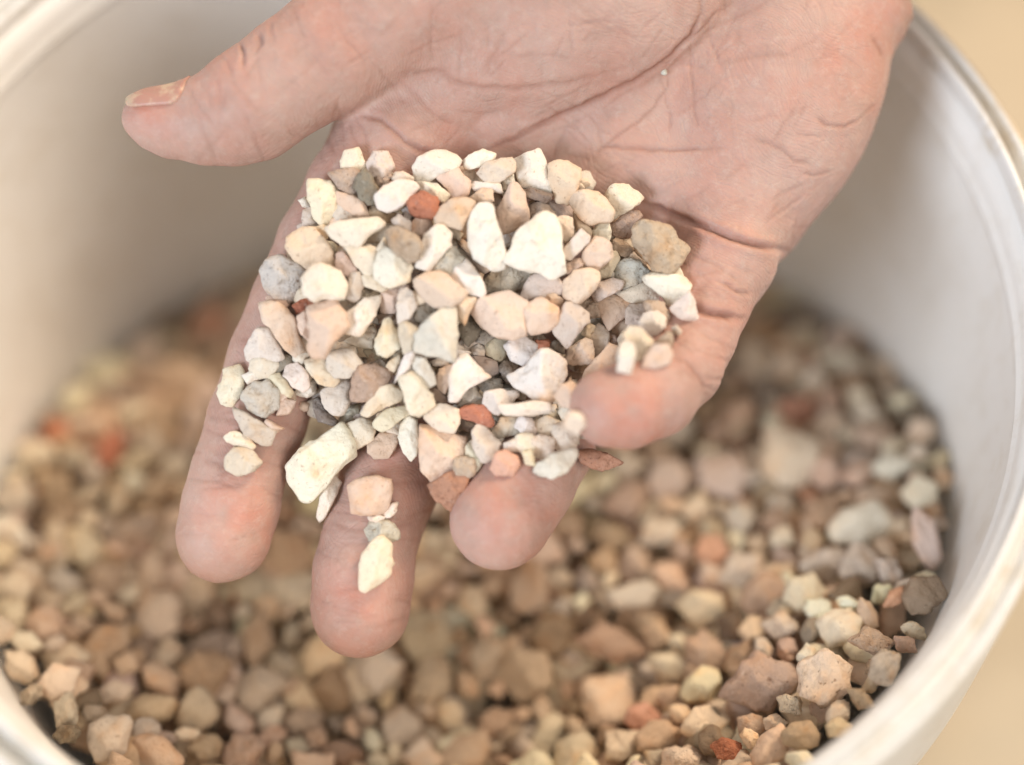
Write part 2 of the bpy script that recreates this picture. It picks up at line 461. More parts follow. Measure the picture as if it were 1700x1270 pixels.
def skin_material():
    m, nt, p = mat_new('skin'); L = nt.links.new
    at = nd(nt, 'ShaderNodeAttribute', attribute_name='Skin')
    sp = nd(nt, 'ShaderNodeSeparateColor'); L(at.outputs['Color'], sp.inputs[0])
    tc = nd(nt, 'ShaderNodeTexCoord'); v = tc.outputs['Object']
    c = mix(nt, ramp(nt, noise(nt, v, 75, 6, .65), .38, .62), (.475, .325, .280, 1), (.410, .262, .220, 1))
    c = mix(nt, sp.outputs[0], c, (.52, .235, .175, 1))
    # pale stone dust on the ridges of the skin
    dust = ramp(nt, noise(nt, v, 520, 7, .75), .50, .72)
    df = nd(nt, 'ShaderNodeMath', operation='MULTIPLY'); df.inputs[1].default_value = .34; L(dust, df.inputs[0])
    c = mix(nt, df.outputs[0], c, (.61, .505, .455, 1))
    mott = ramp(nt, noise(nt, v, 420, 3), .40, .60)
    mf = nd(nt, 'ShaderNodeMath', operation='MULTIPLY'); mf.inputs[1].default_value = .35; L(mott, mf.inputs[0])
    c = mix(nt, mf.outputs[0], c, (.52, .31, .26, 1))
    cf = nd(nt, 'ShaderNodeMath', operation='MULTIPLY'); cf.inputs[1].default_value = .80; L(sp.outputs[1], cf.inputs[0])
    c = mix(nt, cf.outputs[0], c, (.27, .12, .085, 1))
    L(c, p.inputs['Base Color'])
    p.inputs['Roughness'].default_value = .55; p.inputs['Specular IOR Level'].default_value = .35
    p.inputs['Subsurface Weight'].default_value = .18
    p.inputs['Subsurface Radius'].default_value = (1.0, .32, .18); p.inputs['Subsurface Scale'].default_value = .0025
    # friction ridges: distorted fine bands, plus crosshatched fine lines
    nz = nd(nt, 'ShaderNodeTexNoise'); nz.inputs['Scale'].default_value = 38; nz.inputs['Detail'].default_value = 2; L(v, nz.inputs['Vector'])
    ad = nd(nt, 'ShaderNodeVectorMath', operation='MULTIPLY_ADD'); L(nz.outputs['Color'], ad.inputs[0]); ad.inputs[1].default_value = (.03, .03, .03); L(v, ad.inputs[2])
    wv = nd(nt, 'ShaderNodeTexWave', wave_type='BANDS', bands_direction='DIAGONAL'); wv.inputs['Scale'].default_value = 520; wv.inputs['Distortion'].default_value = 1.2
    wv.inputs['Detail'].default_value = 1; L(ad.outputs[0], wv.inputs['Vector'])
    b1 = nd(nt, 'ShaderNodeBump'); b1.inputs['Strength'].default_value = .10; b1.inputs['Distance'].default_value = .00022; L(wv.outputs['Fac'], b1.inputs['Height'])
    vo = nd(nt, 'ShaderNodeTexVoronoi', feature='DISTANCE_TO_EDGE'); vo.inputs['Scale'].default_value = 420; L(ad.outputs[0], vo.inputs['Vector'])
    vr = ramp(nt, vo.outputs['Distance'], 0.0, .10)
    b2 = nd(nt, 'ShaderNodeBump'); b2.inputs['Strength'].default_value = .14; b2.inputs['Distance'].default_value = .0003; L(vr, b2.inputs['Height']); L(b1.outputs[0], b2.inputs['Normal'])
    mp = nd(nt, 'ShaderNodeMapping'); mp.inputs['Scale'].default_value = (1.0, 1.9, 1.4); mp.inputs['Rotation'].default_value = (0, 0, .6); L(ad.outputs[0], mp.inputs[0])
    v2 = nd(nt, 'ShaderNodeTexVoronoi', feature='DISTANCE_TO_EDGE'); v2.inputs['Scale'].default_value = 105; L(mp.outputs[0], v2.inputs['Vector'])
    lines = ramp(nt, v2.outputs['Distance'], 0.0, .035)
    b4 = nd(nt, 'ShaderNodeBump'); b4.inputs['Strength'].default_value = .09; b4.inputs['Distance'].default_value = .0005; L(lines, b4.inputs['Height']); L(b2.outputs[0], b4.inputs['Normal'])
    b2 = b4
    b3 = nd(nt, 'ShaderNodeBump'); b3.inputs['Strength'].default_value = .4; b3.inputs['Distance'].default_value = .0008; L(noise(nt, v, 260, 6, .6), b3.inputs['Height']); L(b2.outputs[0], b3.inputs['Normal'])
    L(b3.outputs[0], p.inputs['Normal'])
    return m


person = obj('person', me, skin_material(), label='open right hand, palm up, holding a heap of pale stone chips over the white bucket', category='hand')

# thumbnail: a curved plate laid on the skin of the thumb tip
ax0, ax1 = cs(318, 200, .95), cs(226, 194, .95); NU, NW = 28, 22
nv = []
for i in range(NU):
    s = i / (NU - 1); half = math.radians(58) * (1 - abs(2 * s - 1) ** 7) ** .5 + .02
    c0 = ax0 + (ax1 - ax0) * s
    for j in range(NW):
        th = math.radians(74) + half * (2 * j / (NW - 1) - 1)
        dr = np.array([-.28 * s, math.sin(th), math.cos(th)]); dr /= np.linalg.norm(dr)
        nv.append((c0, dr))
C0 = np.array([a for a, _ in nv]); DR = np.array([b for _, b in nv]); t = np.zeros(len(nv))
for _ in range(25): t -= .8 * hand_sdf(C0 + DR * t[:, None])
ss = np.repeat(np.linspace(0, 1, NU), NW)
jj = np.tile(np.abs(np.linspace(-1, 1, NW)), NU)
NVt = C0 + DR * (t + .014 + .008 * ss - .030 * jj ** 5)[:, None]; NVt[:, 0] -= .05 * ss
NF = [[i * NW + j, i * NW + j + 1, (i + 1) * NW + j + 1, (i + 1) * NW + j] for i in range(NU - 1) for j in range(NW - 1)]
m, nt, p = mat_new('nail')
tc = nd(nt, 'ShaderNodeTexCoord'); at = nd(nt, 'ShaderNodeAttribute', attribute_name='Len')
c = mix(nt, ramp(nt, at.outputs['Fac'], .80, .90), (.46, .25, .20, 1), (.54, .43, .33, 1))
c = mix(nt, ramp(nt, noise(nt, tc.outputs['Object'], 350, 5, .7), .5, .62), c, (.58, .42, .31, 1))
nt.links.new(c, p.inputs['Base Color']); p.inputs['Roughness'].default_value = .38
p.inputs['Subsurface Weight'].default_value = .2; p.inputs['Subsurface Scale'].default_value = .002
nme = mesh('thumbnail', cam2world(NVt) * CM, NF)
a = nme.attributes.new('Len', 'FLOAT', 'POINT'); a.data.foreach_set('value', ss.astype(np.float32))
nail = obj('thumbnail', nme, m, person)
md = nail.modifiers.new('thickness', 'SOLIDIFY'); md.thickness = .0005; md.offset = 0

T_('hand')
# ------------------------------------------------------------------ height of the skin seen from above, to rest stones on
KEEP = (HN[:, 2] > .05) & (hx > 200) & (hx < 1500) & (hy > 150) & (hy < 1120)
GS = 6; GW, GH = 1700 // GS + 1, 1270 // GS + 1
ZM = np.full((GH, GW), -9.0)
np.maximum.at(ZM, (np.clip(hy[KEEP] // GS, 0, GH - 1).astype(int), np.clip(hx[KEEP] // GS, 0, GW - 1).astype(int)), HVd[KEEP, 2])


def skin_z(px, py, r=1):
    i, j = int(py // GS), int(px // GS); b = ZM[max(i - r, 0):i + r + 1, max(j - r, 0):j + r + 1]
    b = b[b > -5]
    return float(np.median(b)) if len(b) else None


# ------------------------------------------------------------------ stones
def hull2(P):
    P = sorted(map(tuple, P)); 
    def half(Q):
        h = []
        for p in Q:
            while len(h) > 1 and (h[-1][0] - h[-2][0]) * (p[1] - h[-2][1]) - (h[-1][1] - h[-2][1]) * (p[0] - h[-2][0]) <= 0: h.pop()
            h.append(p)
        return h[:-1]
    return np.array(half(P) + half(P[::-1]))


def polytope(planes, axes, level, p_soft):
    D, F = ICO[level]; v = D * axes
    N = np.array([a for a, _ in planes]); H = np.array([b for _, b in planes])
    q = np.maximum(v @ N.T / H, 0)
    s = 1 / np.maximum((q ** p_soft).sum(1) ** (1 / p_soft), 1e-6)
    return v * s[:, None], F


def traced_stone(out, thick, rnd, level, soft, rough, grow=1.05, lump=1.0):
    """out: outline (cm, camera aligned, relative to its centre); returns vertices in camera-aligned cm."""
    H = hull2(out); planes = []; n = len(H)
    for i in range(n):
        a, b = H[i], H[(i + 1) % n]; e = b - a; L = np.hypot(*e)
        if L < .02: continue
        nn = np.array([e[1], -e[0]]) / L; h = max(nn @ a, .03)
        planes.append((np.array([nn[0], nn[1], 0]), h * 1.01))
        ph = rnd.uniform(25, 62); ph = math.radians(ph)
        k = rnd.uniform(.10, .34)
        planes.append((np.array([nn[0] * math.cos(ph), nn[1] * math.cos(ph), math.sin(ph)]), max(h * math.cos(ph) + thick * k * math.sin(ph), .03)))
        ph = math.radians(rnd.uniform(30, 65))
        planes.append((np.array([nn[0] * math.cos(ph), nn[1] * math.cos(ph), -math.sin(ph)]), max(h * math.cos(ph) + thick * .25 * math.sin(ph), .03)))
    az = rnd.uniform(0, 6.28)                       # two or three broken faces meeting in ridges on the upper side
    for q in range(rnd.randint(2, 3)):
        tl = math.radians(rnd.uniform(12, 36)); aq = az + q * 6.28 / 2.6 + rnd.uniform(-.5, .5)
        planes.append((np.array([math.cos(aq) * math.sin(tl), math.sin(aq) * math.sin(tl), math.cos(tl)]), thick * rnd.uniform(.30, .46)))
    planes.append((np.array([0, 0, -1.0]), thick * .5))
    ext = np.abs(H).max(0)
    V, F = polytope(planes, np.array([ext[0], ext[1], thick * .55]), level, soft)
    # stretch every direction in plan so that the stone has exactly the traced outline, hollows included
    nb = 72; azv = np.arctan2(V[:, 1], V[:, 0]); rv = np.hypot(V[:, 0], V[:, 1]); cur = np.zeros(nb)
    np.maximum.at(cur, ((azv + math.pi) / (2 * math.pi) * nb).astype(int) % nb, rv)
    for _ in range(3): cur = np.where(cur < .01, np.maximum(np.roll(cur, 1), np.roll(cur, -1)), cur)
    tg = np.zeros(nb); O = np.array(out)
    for q in range(nb):
        a = -math.pi + (q + .5) * 2 * math.pi / nb; dx, dy = math.cos(a), math.sin(a); best = 0
        for i in range(len(O)):
            p0, e = O[i], O[(i + 1) % len(O)] - O[i]; den = dx * e[1] - dy * e[0]
            if abs(den) < 1e-9: continue
            tt = (p0[0] * e[1] - p0[1] * e[0]) / den; uu = (p0[0] * dy - p0[1] * dx) / den
            if tt > 0 and -1e-6 <= uu <= 1 + 1e-6: best = max(best, tt)
        tg[q] = best
    ratio = np.clip(np.where(tg > 0, tg / np.maximum(cur, .01), 1), .80, 1.4) * grow
    ratio = (np.roll(ratio, 1) + 2 * ratio + np.roll(ratio, -1)) / 4
    qf = (azv + math.pi) / (2 * math.pi) * nb - .5; q0 = np.floor(qf).astype(int); ft = qf - q0
    rr = ratio[q0 % nb] * (1 - ft) + ratio[(q0 + 1) % nb] * ft
    V[:, 0] *= rr; V[:, 1] *= rr
    V[:, 2] *= min(1.5, thick * .5 / max(V[:, 2].max(), .01))
    s = max(ext.min(), .15)
    sd = rnd.randint(1, 9999)
    nrm = V / np.linalg.norm(V, axis=1)[:, None]
    amp = (.095 if rough else .06) * lump
    d = amp * s * fbm(V * (1.7 / s) + sd, sd, 4) + (.016 if rough else .009) * fbm(V * 14 + sd, sd + 9, 3)
    # chipped facets
    cz = vnoise(V * (2.6 / s) + sd * 3.1, sd + 31); d -= np.where(cz > .35, (cz - .35) * .10 * s, 0)
    return V + nrm * d[:, None], F


OFF = {'A': (400, 230, 4.031), 'B': (780, 230, 4.031), 'C': (340, 480, 4.031), 'D': (700, 480, 4.031), 'E': (280, 700, 3.175), 'F': (900, 420, 4.031)}
# region, colour, layer in the heap (0 low .. 3 top), outline
HANDFUL = """
A C2 690,90 790,68 815,130 850,200 770,220 670,200 680,130
A T2 595,240 640,215 760,205 800,250 770,300 780,385 720,370 660,330
A D2 830,205 870,250 910,340 900,430 850,435 790,390 760,290
A T1 890,230 950,190 1000,215 1000,270 960,320 930,335 900,290
A Y1 1010,270 1040,225 1100,225 1155,265 1150,290 1060,300
A C2 450,280 520,275 600,290 625,330 640,470 590,550 540,575 490,530 470,440 450,350
A W1 388,415 440,390 470,440 470,465 410,450
A S1 415,480 470,460 500,530 560,580 470,595 418,575
A P1 640,350 740,380 820,405 855,520 800,530 700,480 645,430
A W2 905,390 960,320 1060,280 1150,290 1180,330 1120,410 1050,470 980,495 930,460
A W2 1160,190 1200,130 1290,85 1360,85 1450,120 1470,150 1440,205 1350,205 1240,305 1170,270
A X2 1490,150 1530,110 1620,75 1700,100 1690,140 1640,170 1540,208 1500,190
A C1 1170,290 1310,300 1390,370 1350,440 1300,400 1200,350
A R2 1120,430 1150,380 1220,360 1310,400 1320,470 1280,535 1180,520 1140,490
A P1 1310,260 1370,210 1450,205 1535,290 1520,380 1410,415 1380,340
A P2 1305,490 1400,410 1500,400 1560,430 1540,500 1480,600 1400,590 1305,560
A B0 850,470 900,435 1000,490 1050,510 1020,560 950,560 870,520
A C2 565,600 640,560 760,545 900,525 950,560 950,600 850,650 790,720 700,715 610,660
A C0 600,540 650,505 780,530 740,560 590,585
A Y1 490,595 560,575 590,650 560,675 500,620
A P2 310,660 400,600 490,600 570,690 640,850 610,885 520,840 440,865 350,800 310,720
A G2 135,870 190,800 270,790 370,850 440,880 400,1000 330,1085 240,1060 170,1010 140,940
A C3 405,930 480,850 540,840 650,890 700,970 690,1070 630,1080 540,1060 510,1095 430,1040
A P1 640,780 690,755 780,880 740,930 640,890
A C1 700,730 860,720 910,740 890,850 890,910 820,905 750,810
A X2 895,860 930,760 980,735 1090,790 1120,820 1130,950 1080,965 990,1000 900,930
A T3 970,630 1040,585 1090,610 1180,650 1210,720 1170,810 1110,820 1040,770 990,690
A X2 1230,650 1290,590 1350,585 1410,640 1390,720 1270,880 1170,850 1200,770
A G1 1290,880 1390,730 1420,720 1490,800 1410,915 1280,890
A K1 1015,560 1060,500 1130,555 1135,630 1090,600
A P1 1140,580 1170,530 1270,540 1285,590 1220,660 1150,630
A G0 1080,480 1110,450 1160,520 1140,550 1090,520
A Y0 1370,600 1440,600 1480,640 1460,685 1410,650
A C1 910,740 960,660 990,740 930,775
A K1 735,900 800,895 810,980 800,1060 760,1095 705,1070 715,990
A C1 815,920 880,912 980,1005 940,1025 820,985
A P2 1170,950 1250,895 1370,905 1510,1030 1480,1070 1370,1140 1280,1120 1180,1010
A X2 1395,930 1510,810 1560,870 1620,970 1640,1020 1620,1060 1480,1020
A R1 375,1100 440,1070 500,1100 460,1140 380,1175 350,1120
A P1 940,1030 1100,970 1130,1010 1060,1060 1040,1160 940,1160
A C2 1060,1010 1110,1000 1150,1040 1175,1130 1130,1200 1045,1240 1050,1100
A B0 910,1190 960,1160 1040,1165 1040,1210 940,1230
A D1 1180,1130 1260,1100 1310,1130 1280,1190 1200,1250 1160,1210
A C1 1150,1030 1220,1020 1260,1080 1180,1120
A K0 1450,690 1500,680 1560,780 1670,870 1620,900 1540,820
B K2 55,230 110,160 200,140 270,130 300,170 295,225 190,300 110,290
B W2 290,150 380,100 465,75 500,150 545,370 480,350 350,330 310,220
B N2 350,340 440,340 550,370 540,410 500,430 370,390
B P2 525,190 570,160 650,155 745,210 735,280 700,370 660,435 590,420 545,330
B P2 185,490 270,310 320,310 365,370 390,510 380,570 230,630 200,570
B G1 200,270 240,220 290,240 300,300 250,340 230,415 210,350
B W1 0,320 40,285 200,305 215,370 150,350 40,350
B P1 0,400 80,335 150,340 155,420 60,440
B N1 385,460 440,430 520,440 570,500 500,540 410,555
B X3 50,440 150,440 190,600 240,780 230,860 140,865 30,790 -5,700 -5,560
B X3 245,800 320,640 440,540 510,510 560,540 600,620 635,880 540,940 480,900 260,830
B C1 570,550 610,520 685,530 690,600 690,650 640,700 610,650
B P0 700,510 750,545 820,620 800,650 710,610
B P2 675,420 700,360 780,345 860,360 900,400 965,490 940,550 800,570 730,520
B C2 910,380 970,310 1060,310 1150,380 1130,430 970,530 940,450
B B1 945,580 1060,490 1130,490 1145,530 1100,570 1090,650 1020,665 950,640
B T3 1100,600 1160,545 1260,570 1340,610 1380,680 1445,720 1420,820 1340,890 1240,885 1200,800 1110,700
B W1 820,620 860,570 930,570 945,620 930,680 850,680
B C2 630,740 740,610 800,660 790,700 680,805 630,790
B P2 780,730 840,665 900,670 940,720 950,800 850,880 760,840 745,810
B T1 640,820 740,800 750,850 660,905 625,890
B B1 945,690 990,660 1090,740 1040,800 960,750
B Y1 930,760 980,755 1000,810 940,920 880,935 860,880
B U2 975,860 1060,805 1130,820 1210,910 1160,950 1040,1000 980,930
B C1 1020,820 1090,760 1160,820 1190,870 1130,850 1060,825
B P2 630,960 700,880 800,870 860,900 865,960 800,1050 720,1105 630,1060
B K2 810,1030 860,970 950,935 1025,960 1010,1010 860,1090 840,1080
B G1 100,960 160,870 280,855 420,900 400,980 270,1020 120,1045
B K1 350,1040 400,940 450,900 560,920 650,990 600,1050 480,1020 380,1095
B Y2 1000,1040 1130,945 1200,960 1310,1070 1290,1100 1170,1105 1060,1090
B X2 1165,930 1230,905 1430,920 1475,990 1460,1040 1370,1150 1320,1110 1300,1050 1180,970
B C1 1340,1140 1470,1030 1500,1080 1530,1200 1480,1240 1400,1200
B P0 1240,900 1300,885 1395,890 1390,920 1280,925
B P1 460,1020 560,1030 630,1080 600,1140 500,1080
B W0 1100,680 1190,790 1180,830 1120,770
C P2 365,110 430,80 500,100 600,190 620,300 665,400 590,440 530,400 470,280 400,230
C P2 615,190 670,150 700,230 715,320 690,345 640,290
C P3 680,130 780,100 850,60 930,170 935,270 860,350 810,440 720,440 690,380 720,290
C S2 275,400 340,290 380,265 440,280 490,380 530,460 470,495 350,515 285,470
C C2 955,160 1060,70 1170,45 1160,110 1100,230 1050,310 940,290
C Y1 870,330 1010,350 1050,320 1120,240 1150,290 1130,400 1020,380
C X2 1150,330 1200,210 1240,200 1300,300 1310,380 1220,455 1160,430 1140,380
C K2 1300,240 1350,220 1425,265 1410,370 1380,420 1330,425 1300,310
C S3 1410,370 1450,250 1570,150 1670,120 1680,300 1670,480 1560,450 1415,410
C S2 825,430 920,400 980,405 1050,500 960,590 870,590 825,530
C C1 680,480 800,450 830,530 900,610 850,650 760,630 690,550
C C1 540,510 620,495 690,560 700,650 660,690 590,650 540,580
C D0 470,540 540,440 590,460 570,520 500,560
C B2 980,720 1000,600 1040,520 1150,500 1230,560 1220,620 1150,690 1080,755 990,750
C D1 1110,500 1180,460 1230,520 1230,600 1150,540
C W1 120,540 230,510 265,570 255,680 190,790 110,760 88,690 120,610
C W1 255,575 340,530 410,515 400,590 290,635
C C1 410,595 500,560 550,620 585,680 570,720 500,690 470,640
C G2 260,680 330,620 430,620 500,690 490,790 390,865 300,800 265,740
C P1 510,730 610,750 570,830 480,850 500,790
C K1 190,790 280,830 370,890 470,950 440,1040 380,1040 270,970 220,880
C P1 420,870 515,930 460,975 400,900
C C1 130,990 200,950 290,980 340,1050 320,1070 220,1045 150,1025
C K1 140,1130 200,1060 290,1060 375,1160 320,1220 220,1245 150,1200
C S2 780,690 830,650 920,610 975,620 960,760 930,835 850,830 790,760
C D1 730,740 770,730 830,830 890,880 850,915 760,880 725,800
C G1 890,880 960,790 1040,760 1045,840 980,890 920,905
C C2 1045,830 1080,770 1170,660 1250,640 1325,700 1310,750 1200,790 1100,855
C C3 1290,600 1390,560 1440,600 1540,770 1500,800 1430,850 1370,830 1330,700
C C2 1130,890 1200,810 1330,780 1365,840 1300,880 1240,930 1190,955 1140,920
C W2 1310,910 1360,850 1420,880 1430,1020 1420,1100 1380,1145 1330,1090 1305,1000
C P2 1095,1040 1170,970 1290,955 1290,1020 1230,1130 1140,1130 1095,1090
C C2 945,910 1060,860 1130,910 1130,1010 1000,1075 990,1000
E X3 620,230 700,150 850,50 910,8 970,110 970,190 890,255 790,370 740,412 700,400 640,320
E W2 800,400 850,270 905,330 860,430 825,500 800,530 780,500
C W2 1260,640 1290,560 1340,440 1400,410 1410,440 1370,530 1300,590
C C1 1220,500 1310,430 1310,480 1270,555 1235,530
C W2 1385,500 1410,450 1480,470 1530,570 1540,630 1470,665 1420,600
C N1 1495,690 1550,660 1630,740 1580,770 1520,740
C P1 1540,600 1570,540 1690,490 1650,620 1610,700 1570,680
C W0 590,440 660,405 710,430 660,500 600,480
C P0 1090,460 1120,390 1160,440 1150,480 1100,495
D P3 325,130 400,60 580,20 700,95 670,170 690,300 600,325 480,300 400,240 340,170
D P2 240,110 290,45 370,65 320,150 290,240 250,190
D D1 240,250 330,180 400,260 370,310 310,380 240,300
D P3 680,170 720,90 800,60 910,130 910,220 850,280 740,300 690,250
D K3 880,260 960,100 1000,85 1125,170 1100,230 1040,300 1000,370 970,390 930,330
D T0 1040,100 1120,40 1180,100 1190,190 1130,190
D P2 1180,90 1270,35 1390,90 1370,180 1250,270 1210,200
D K2 1370,150 1390,110 1490,95 1500,180 1530,280 1430,250 1370,230
D T1 1490,90 1620,90 1655,170 1630,270 1560,300 1520,200
D C2 1335,310 1400,250 1470,265 1540,350 1480,470 1430,480 1400,370
D W3 1320,400 1350,345 1410,360 1430,430 1400,560 1310,550
D P1 1480,520 1500,440 1560,370 1650,380 1675,430 1650,500 1560,530
D T1 1570,350 1650,290 1680,310 1680,370 1640,390
D K2 1130,260 1190,235 1250,290 1240,380 1170,460 1120,350
D P3 1080,620 1110,530 1190,440 1250,370 1310,400 1310,530 1220,580 1090,640
D Y2 965,490 980,400 1090,330 1140,350 1150,480 1120,500 1010,505
D X2 560,380 600,330 690,315 780,380 740,460 680,515 600,470
D W2 430,370 500,325 590,330 560,400 560,450 520,485 440,440
D W1 325,400 380,360 430,400 420,445 350,440
D G1 350,320 430,270 500,320 430,370 370,355
D R1 770,350 860,340 850,390 780,430 740,440
D D1 850,380 900,340 950,380 950,430 870,415
D X3 580,580 690,520 790,410 840,405 960,490 965,570 910,680 880,750 770,740 640,650
D G1 510,510 590,470 650,520 580,570 600,650 540,590
D X3 185,700 200,560 250,450 310,450 400,540 425,600 300,670 250,740 190,745
D K1 330,445 430,455 500,490 510,560 450,590 400,530
D D1 370,640 440,600 520,600 540,660 420,695
D S2 245,780 280,700 350,655 410,730 400,770 280,785
D R2 255,800 330,780 440,775 480,900 460,930 350,880 260,860
D W2 415,760 430,690 520,675 640,690 645,730 540,745 520,850 440,800
D C3 510,770 620,770 780,750 850,760 855,820 770,840 560,845
D Y3 25,870 20,800 130,770 240,810 250,900 210,955 110,940
E P3 1325,20 1400,25 1555,90 1555,170 1500,250 1460,310 1400,320 1330,240
E Q1 1380,340 1440,290 1510,250 1560,190 1600,250 1540,400 1490,465 1420,420
D K2 340,960 380,900 430,930 520,1030 520,1090 450,1150 400,1150 350,1060
D W1 295,1060 340,1010 360,1070 410,1160 370,1220 310,1220 300,1140
D K1 260,870 320,890 370,910 340,970 280,930
D O2 460,1200 500,1100 560,1080 640,1130 650,1180 600,1245 500,1240
D S1 460,960 540,860 640,850 690,890 650,960 520,1000
D X2 625,910 660,855 740,870 770,950 740,1030 690,990
D Y2 750,890 840,850 1000,920 960,980 880,1000 790,970
D C1 740,1000 790,980 890,1000 880,1080 820,1140 760,1140 740,1080
D C1 555,1030 680,980 730,1060 640,1085 560,1080
D Y0 670,1090 740,1080 760,1180 700,1170
D W3 765,1190 860,1110 1030,1060 1040,1120 960,1230 880,1265 770,1240
D Q1 1035,1080 1130,1070 1260,1110 1355,1165 1190,1215 1060,1150
D Q0 880,1030 1000,1050 1040,1085 1000,1090 900,1070
D X1 915,820 960,740 1070,640 1070,700 1020,800 1000,880 950,885
D P0 920,720 950,640 1000,580 1005,660 960,740
D B0 970,560 1080,560 1060,620 1000,640
D G1 1010,900 1080,900 1130,970 1110,1005 1040,990
D K0 940,990 1000,950 1050,1000 1040,1030
D Y0 230,340 320,430 250,470 200,500
D W0 60,480 190,450 170,520 80,510
F K0 870,500 900,480 925,520 915,560 880,530
F B0 440,540 500,560 520,610 460,600
F Y1 270,520 310,470 350,490 320,570 270,550
E P2 955,340 1000,305 1080,295 1165,310 1170,380 1150,450 1110,485 970,480 960,410
E C1 1140,470 1180,430 1210,430 1190,490 1150,510 1125,490
E X1 1050,500 1100,490 1140,505 1110,530 1060,520
E G1 1035,570 1070,520 1150,520 1200,560 1210,610 1160,640 1100,610 1060,635
E Y1 1020,700 1080,620 1120,610 1180,660 1165,730 1165,800 1100,860 1040,895 1010,870 1005,820
"""
PILE = np.array([(500, 300), (590, 235), (720, 235), (950, 260), (1080, 320), (1150, 420), (1170, 520), (1120, 620), (1000, 640), (970, 760), (860, 780), (740, 830), (690, 760), (560, 720),
                 (440, 700), (380, 640), (420, 520), (440, 420)], float)


def pile_height(px, py):
    d = -polysdf(np.array([px], float), np.array([py], float), PILE)[0]
    return 0 if d < 0 else 0.95 * (1 - math.exp(-d / 95))


stones = []
for ln in HANDFUL.strip().splitlines():
    f = ln.split(); ox, oy, s = OFF[f[0]]
    o = np.array([[float(v) for v in q.split(',')] for q in f[2:]]) / s + (ox, oy)
    x, y = o[:, 0], o[:, 1]; x2, y2 = np.roll(x, -1), np.roll(y, -1); cr = x * y2 - x2 * y
    A = cr.sum() / 2
    c = ((x + x2) @ cr / (6 * A), (y + y2) @ cr / (6 * A))
    stones.append(dict(col=f[1][0], lev=int(f[1][1]), out=o, c=np.array(c), area=abs(A), src='photo'))

# smaller chips lying underneath, in the gaps of the handful
rnd = random.Random(5)
under = []
for gy in range(270, 790, 38):
    for gx in range(440, 1130, 40):
        x = gx + rnd.uniform(-12, 12) + (20 if (gy // 38) % 2 else 0); y = gy + rnd.uniform(-12, 12)
        if polysdf(np.array([x]), np.array([y]), PILE)[0] > -30: continue
        # keep only those that peep out of a gap between the traced stones
        cover = 0
        for q in range(12):
            a = q * math.pi / 6
            for rr in (10, 20):
                X, Y = np.array([x + rr * math.cos(a)]), np.array([y + rr * math.sin(a)])
                if any(np.abs(st['c'] - (X[0], Y[0])).max() < 75 and polysdf(X, Y, st['out'])[0] < 0 for st in stones): cover += 1
        if cover > 20: continue
        r = rnd.uniform(20, 27); n = rnd.randint(6, 8); a0 = rnd.uniform(0, 6)
        o = np.array([[x + r * rnd.uniform(.75, 1.15) * math.cos(a0 + 6.283 * k / n), y + r * rnd.uniform(.7, 1.1) * math.sin(a0 + 6.283 * k / n)] for k in range(n)])
        under.append(dict(col=rnd.choice('CPWCKSPCWTS'), lev=-1, out=o, c=np.array((x, y)), area=r * r * 3, src='under'))
stones += under

LIE_ON_SKIN = []
for k, st in enumerate(stones):
    rnd = random.Random(1000 + k)
    c = st['c']; o = st['out']
    ext = o.max(0) - o.min(0); wmin = math.sqrt(st['area'] / (math.hypot(*ext) / max(min(ext), 1))) if min(ext) > 0 else 20
    wmin = min(min(ext), st['area'] / max(ext) * 1.15)
    thick = max(.28, wmin / PC * rnd.uniform(.72, .92))
    zs = [skin_z(*q) for q in list(o) + [c]]; zs = [z for z in zs if z is not None]
    base = float(np.percentile(zs, 65)) if zs else .1
    ph = pile_height(*c)
    if ph > .01:                                  # in the heap: rests on the chips below it
        inner = min(base, .55)
        z = inner + .10 + ph + .17 * (st['lev'] - 1) - (.0 if st['src'] == 'photo' else .05)
        z = max(z, base + thick * .30)
        if c[1] > 600 and c[0] > 920 and st['src'] == 'photo': z = min(z, 1.2)
    else:
        z = base + thick * .42
        if st['lev'] >= 3: z += .25
    st['z'] = z; st['thick'] = thick; st['px'] = max(ext)
    oc = np.array([cs(a, b, z) for a, b in o]); cc = cs(c[0], c[1], z)
    rough = st['col'] in ROUGH
    big = st['area'] > 1500
    V, F = traced_stone(oc[:, :2] - cc[:2], thick, rnd, 5 if st['area'] > 4500 else 4 if st['area'] > 500 else 3, rnd.uniform(22, 48) if not rough else rnd.uniform(14, 26), rough, grow=1.11)
    W = (R3 @ V.T).T * CM
    me = mesh('stone_chip', W, F)
    so = obj('stone_chip', me, M_ROUGH if rough else M_CHALK, None, cam2world(cc)); st['obj'] = so
    b = np.array(COLORS[st['col']]) * rnd.uniform(.93, 1.06) * np.array([1, rnd.uniform(.97, 1.03), rnd.uniform(.93, 1.06)])
    so.color = (*np.clip(b, 0, .9), 1)

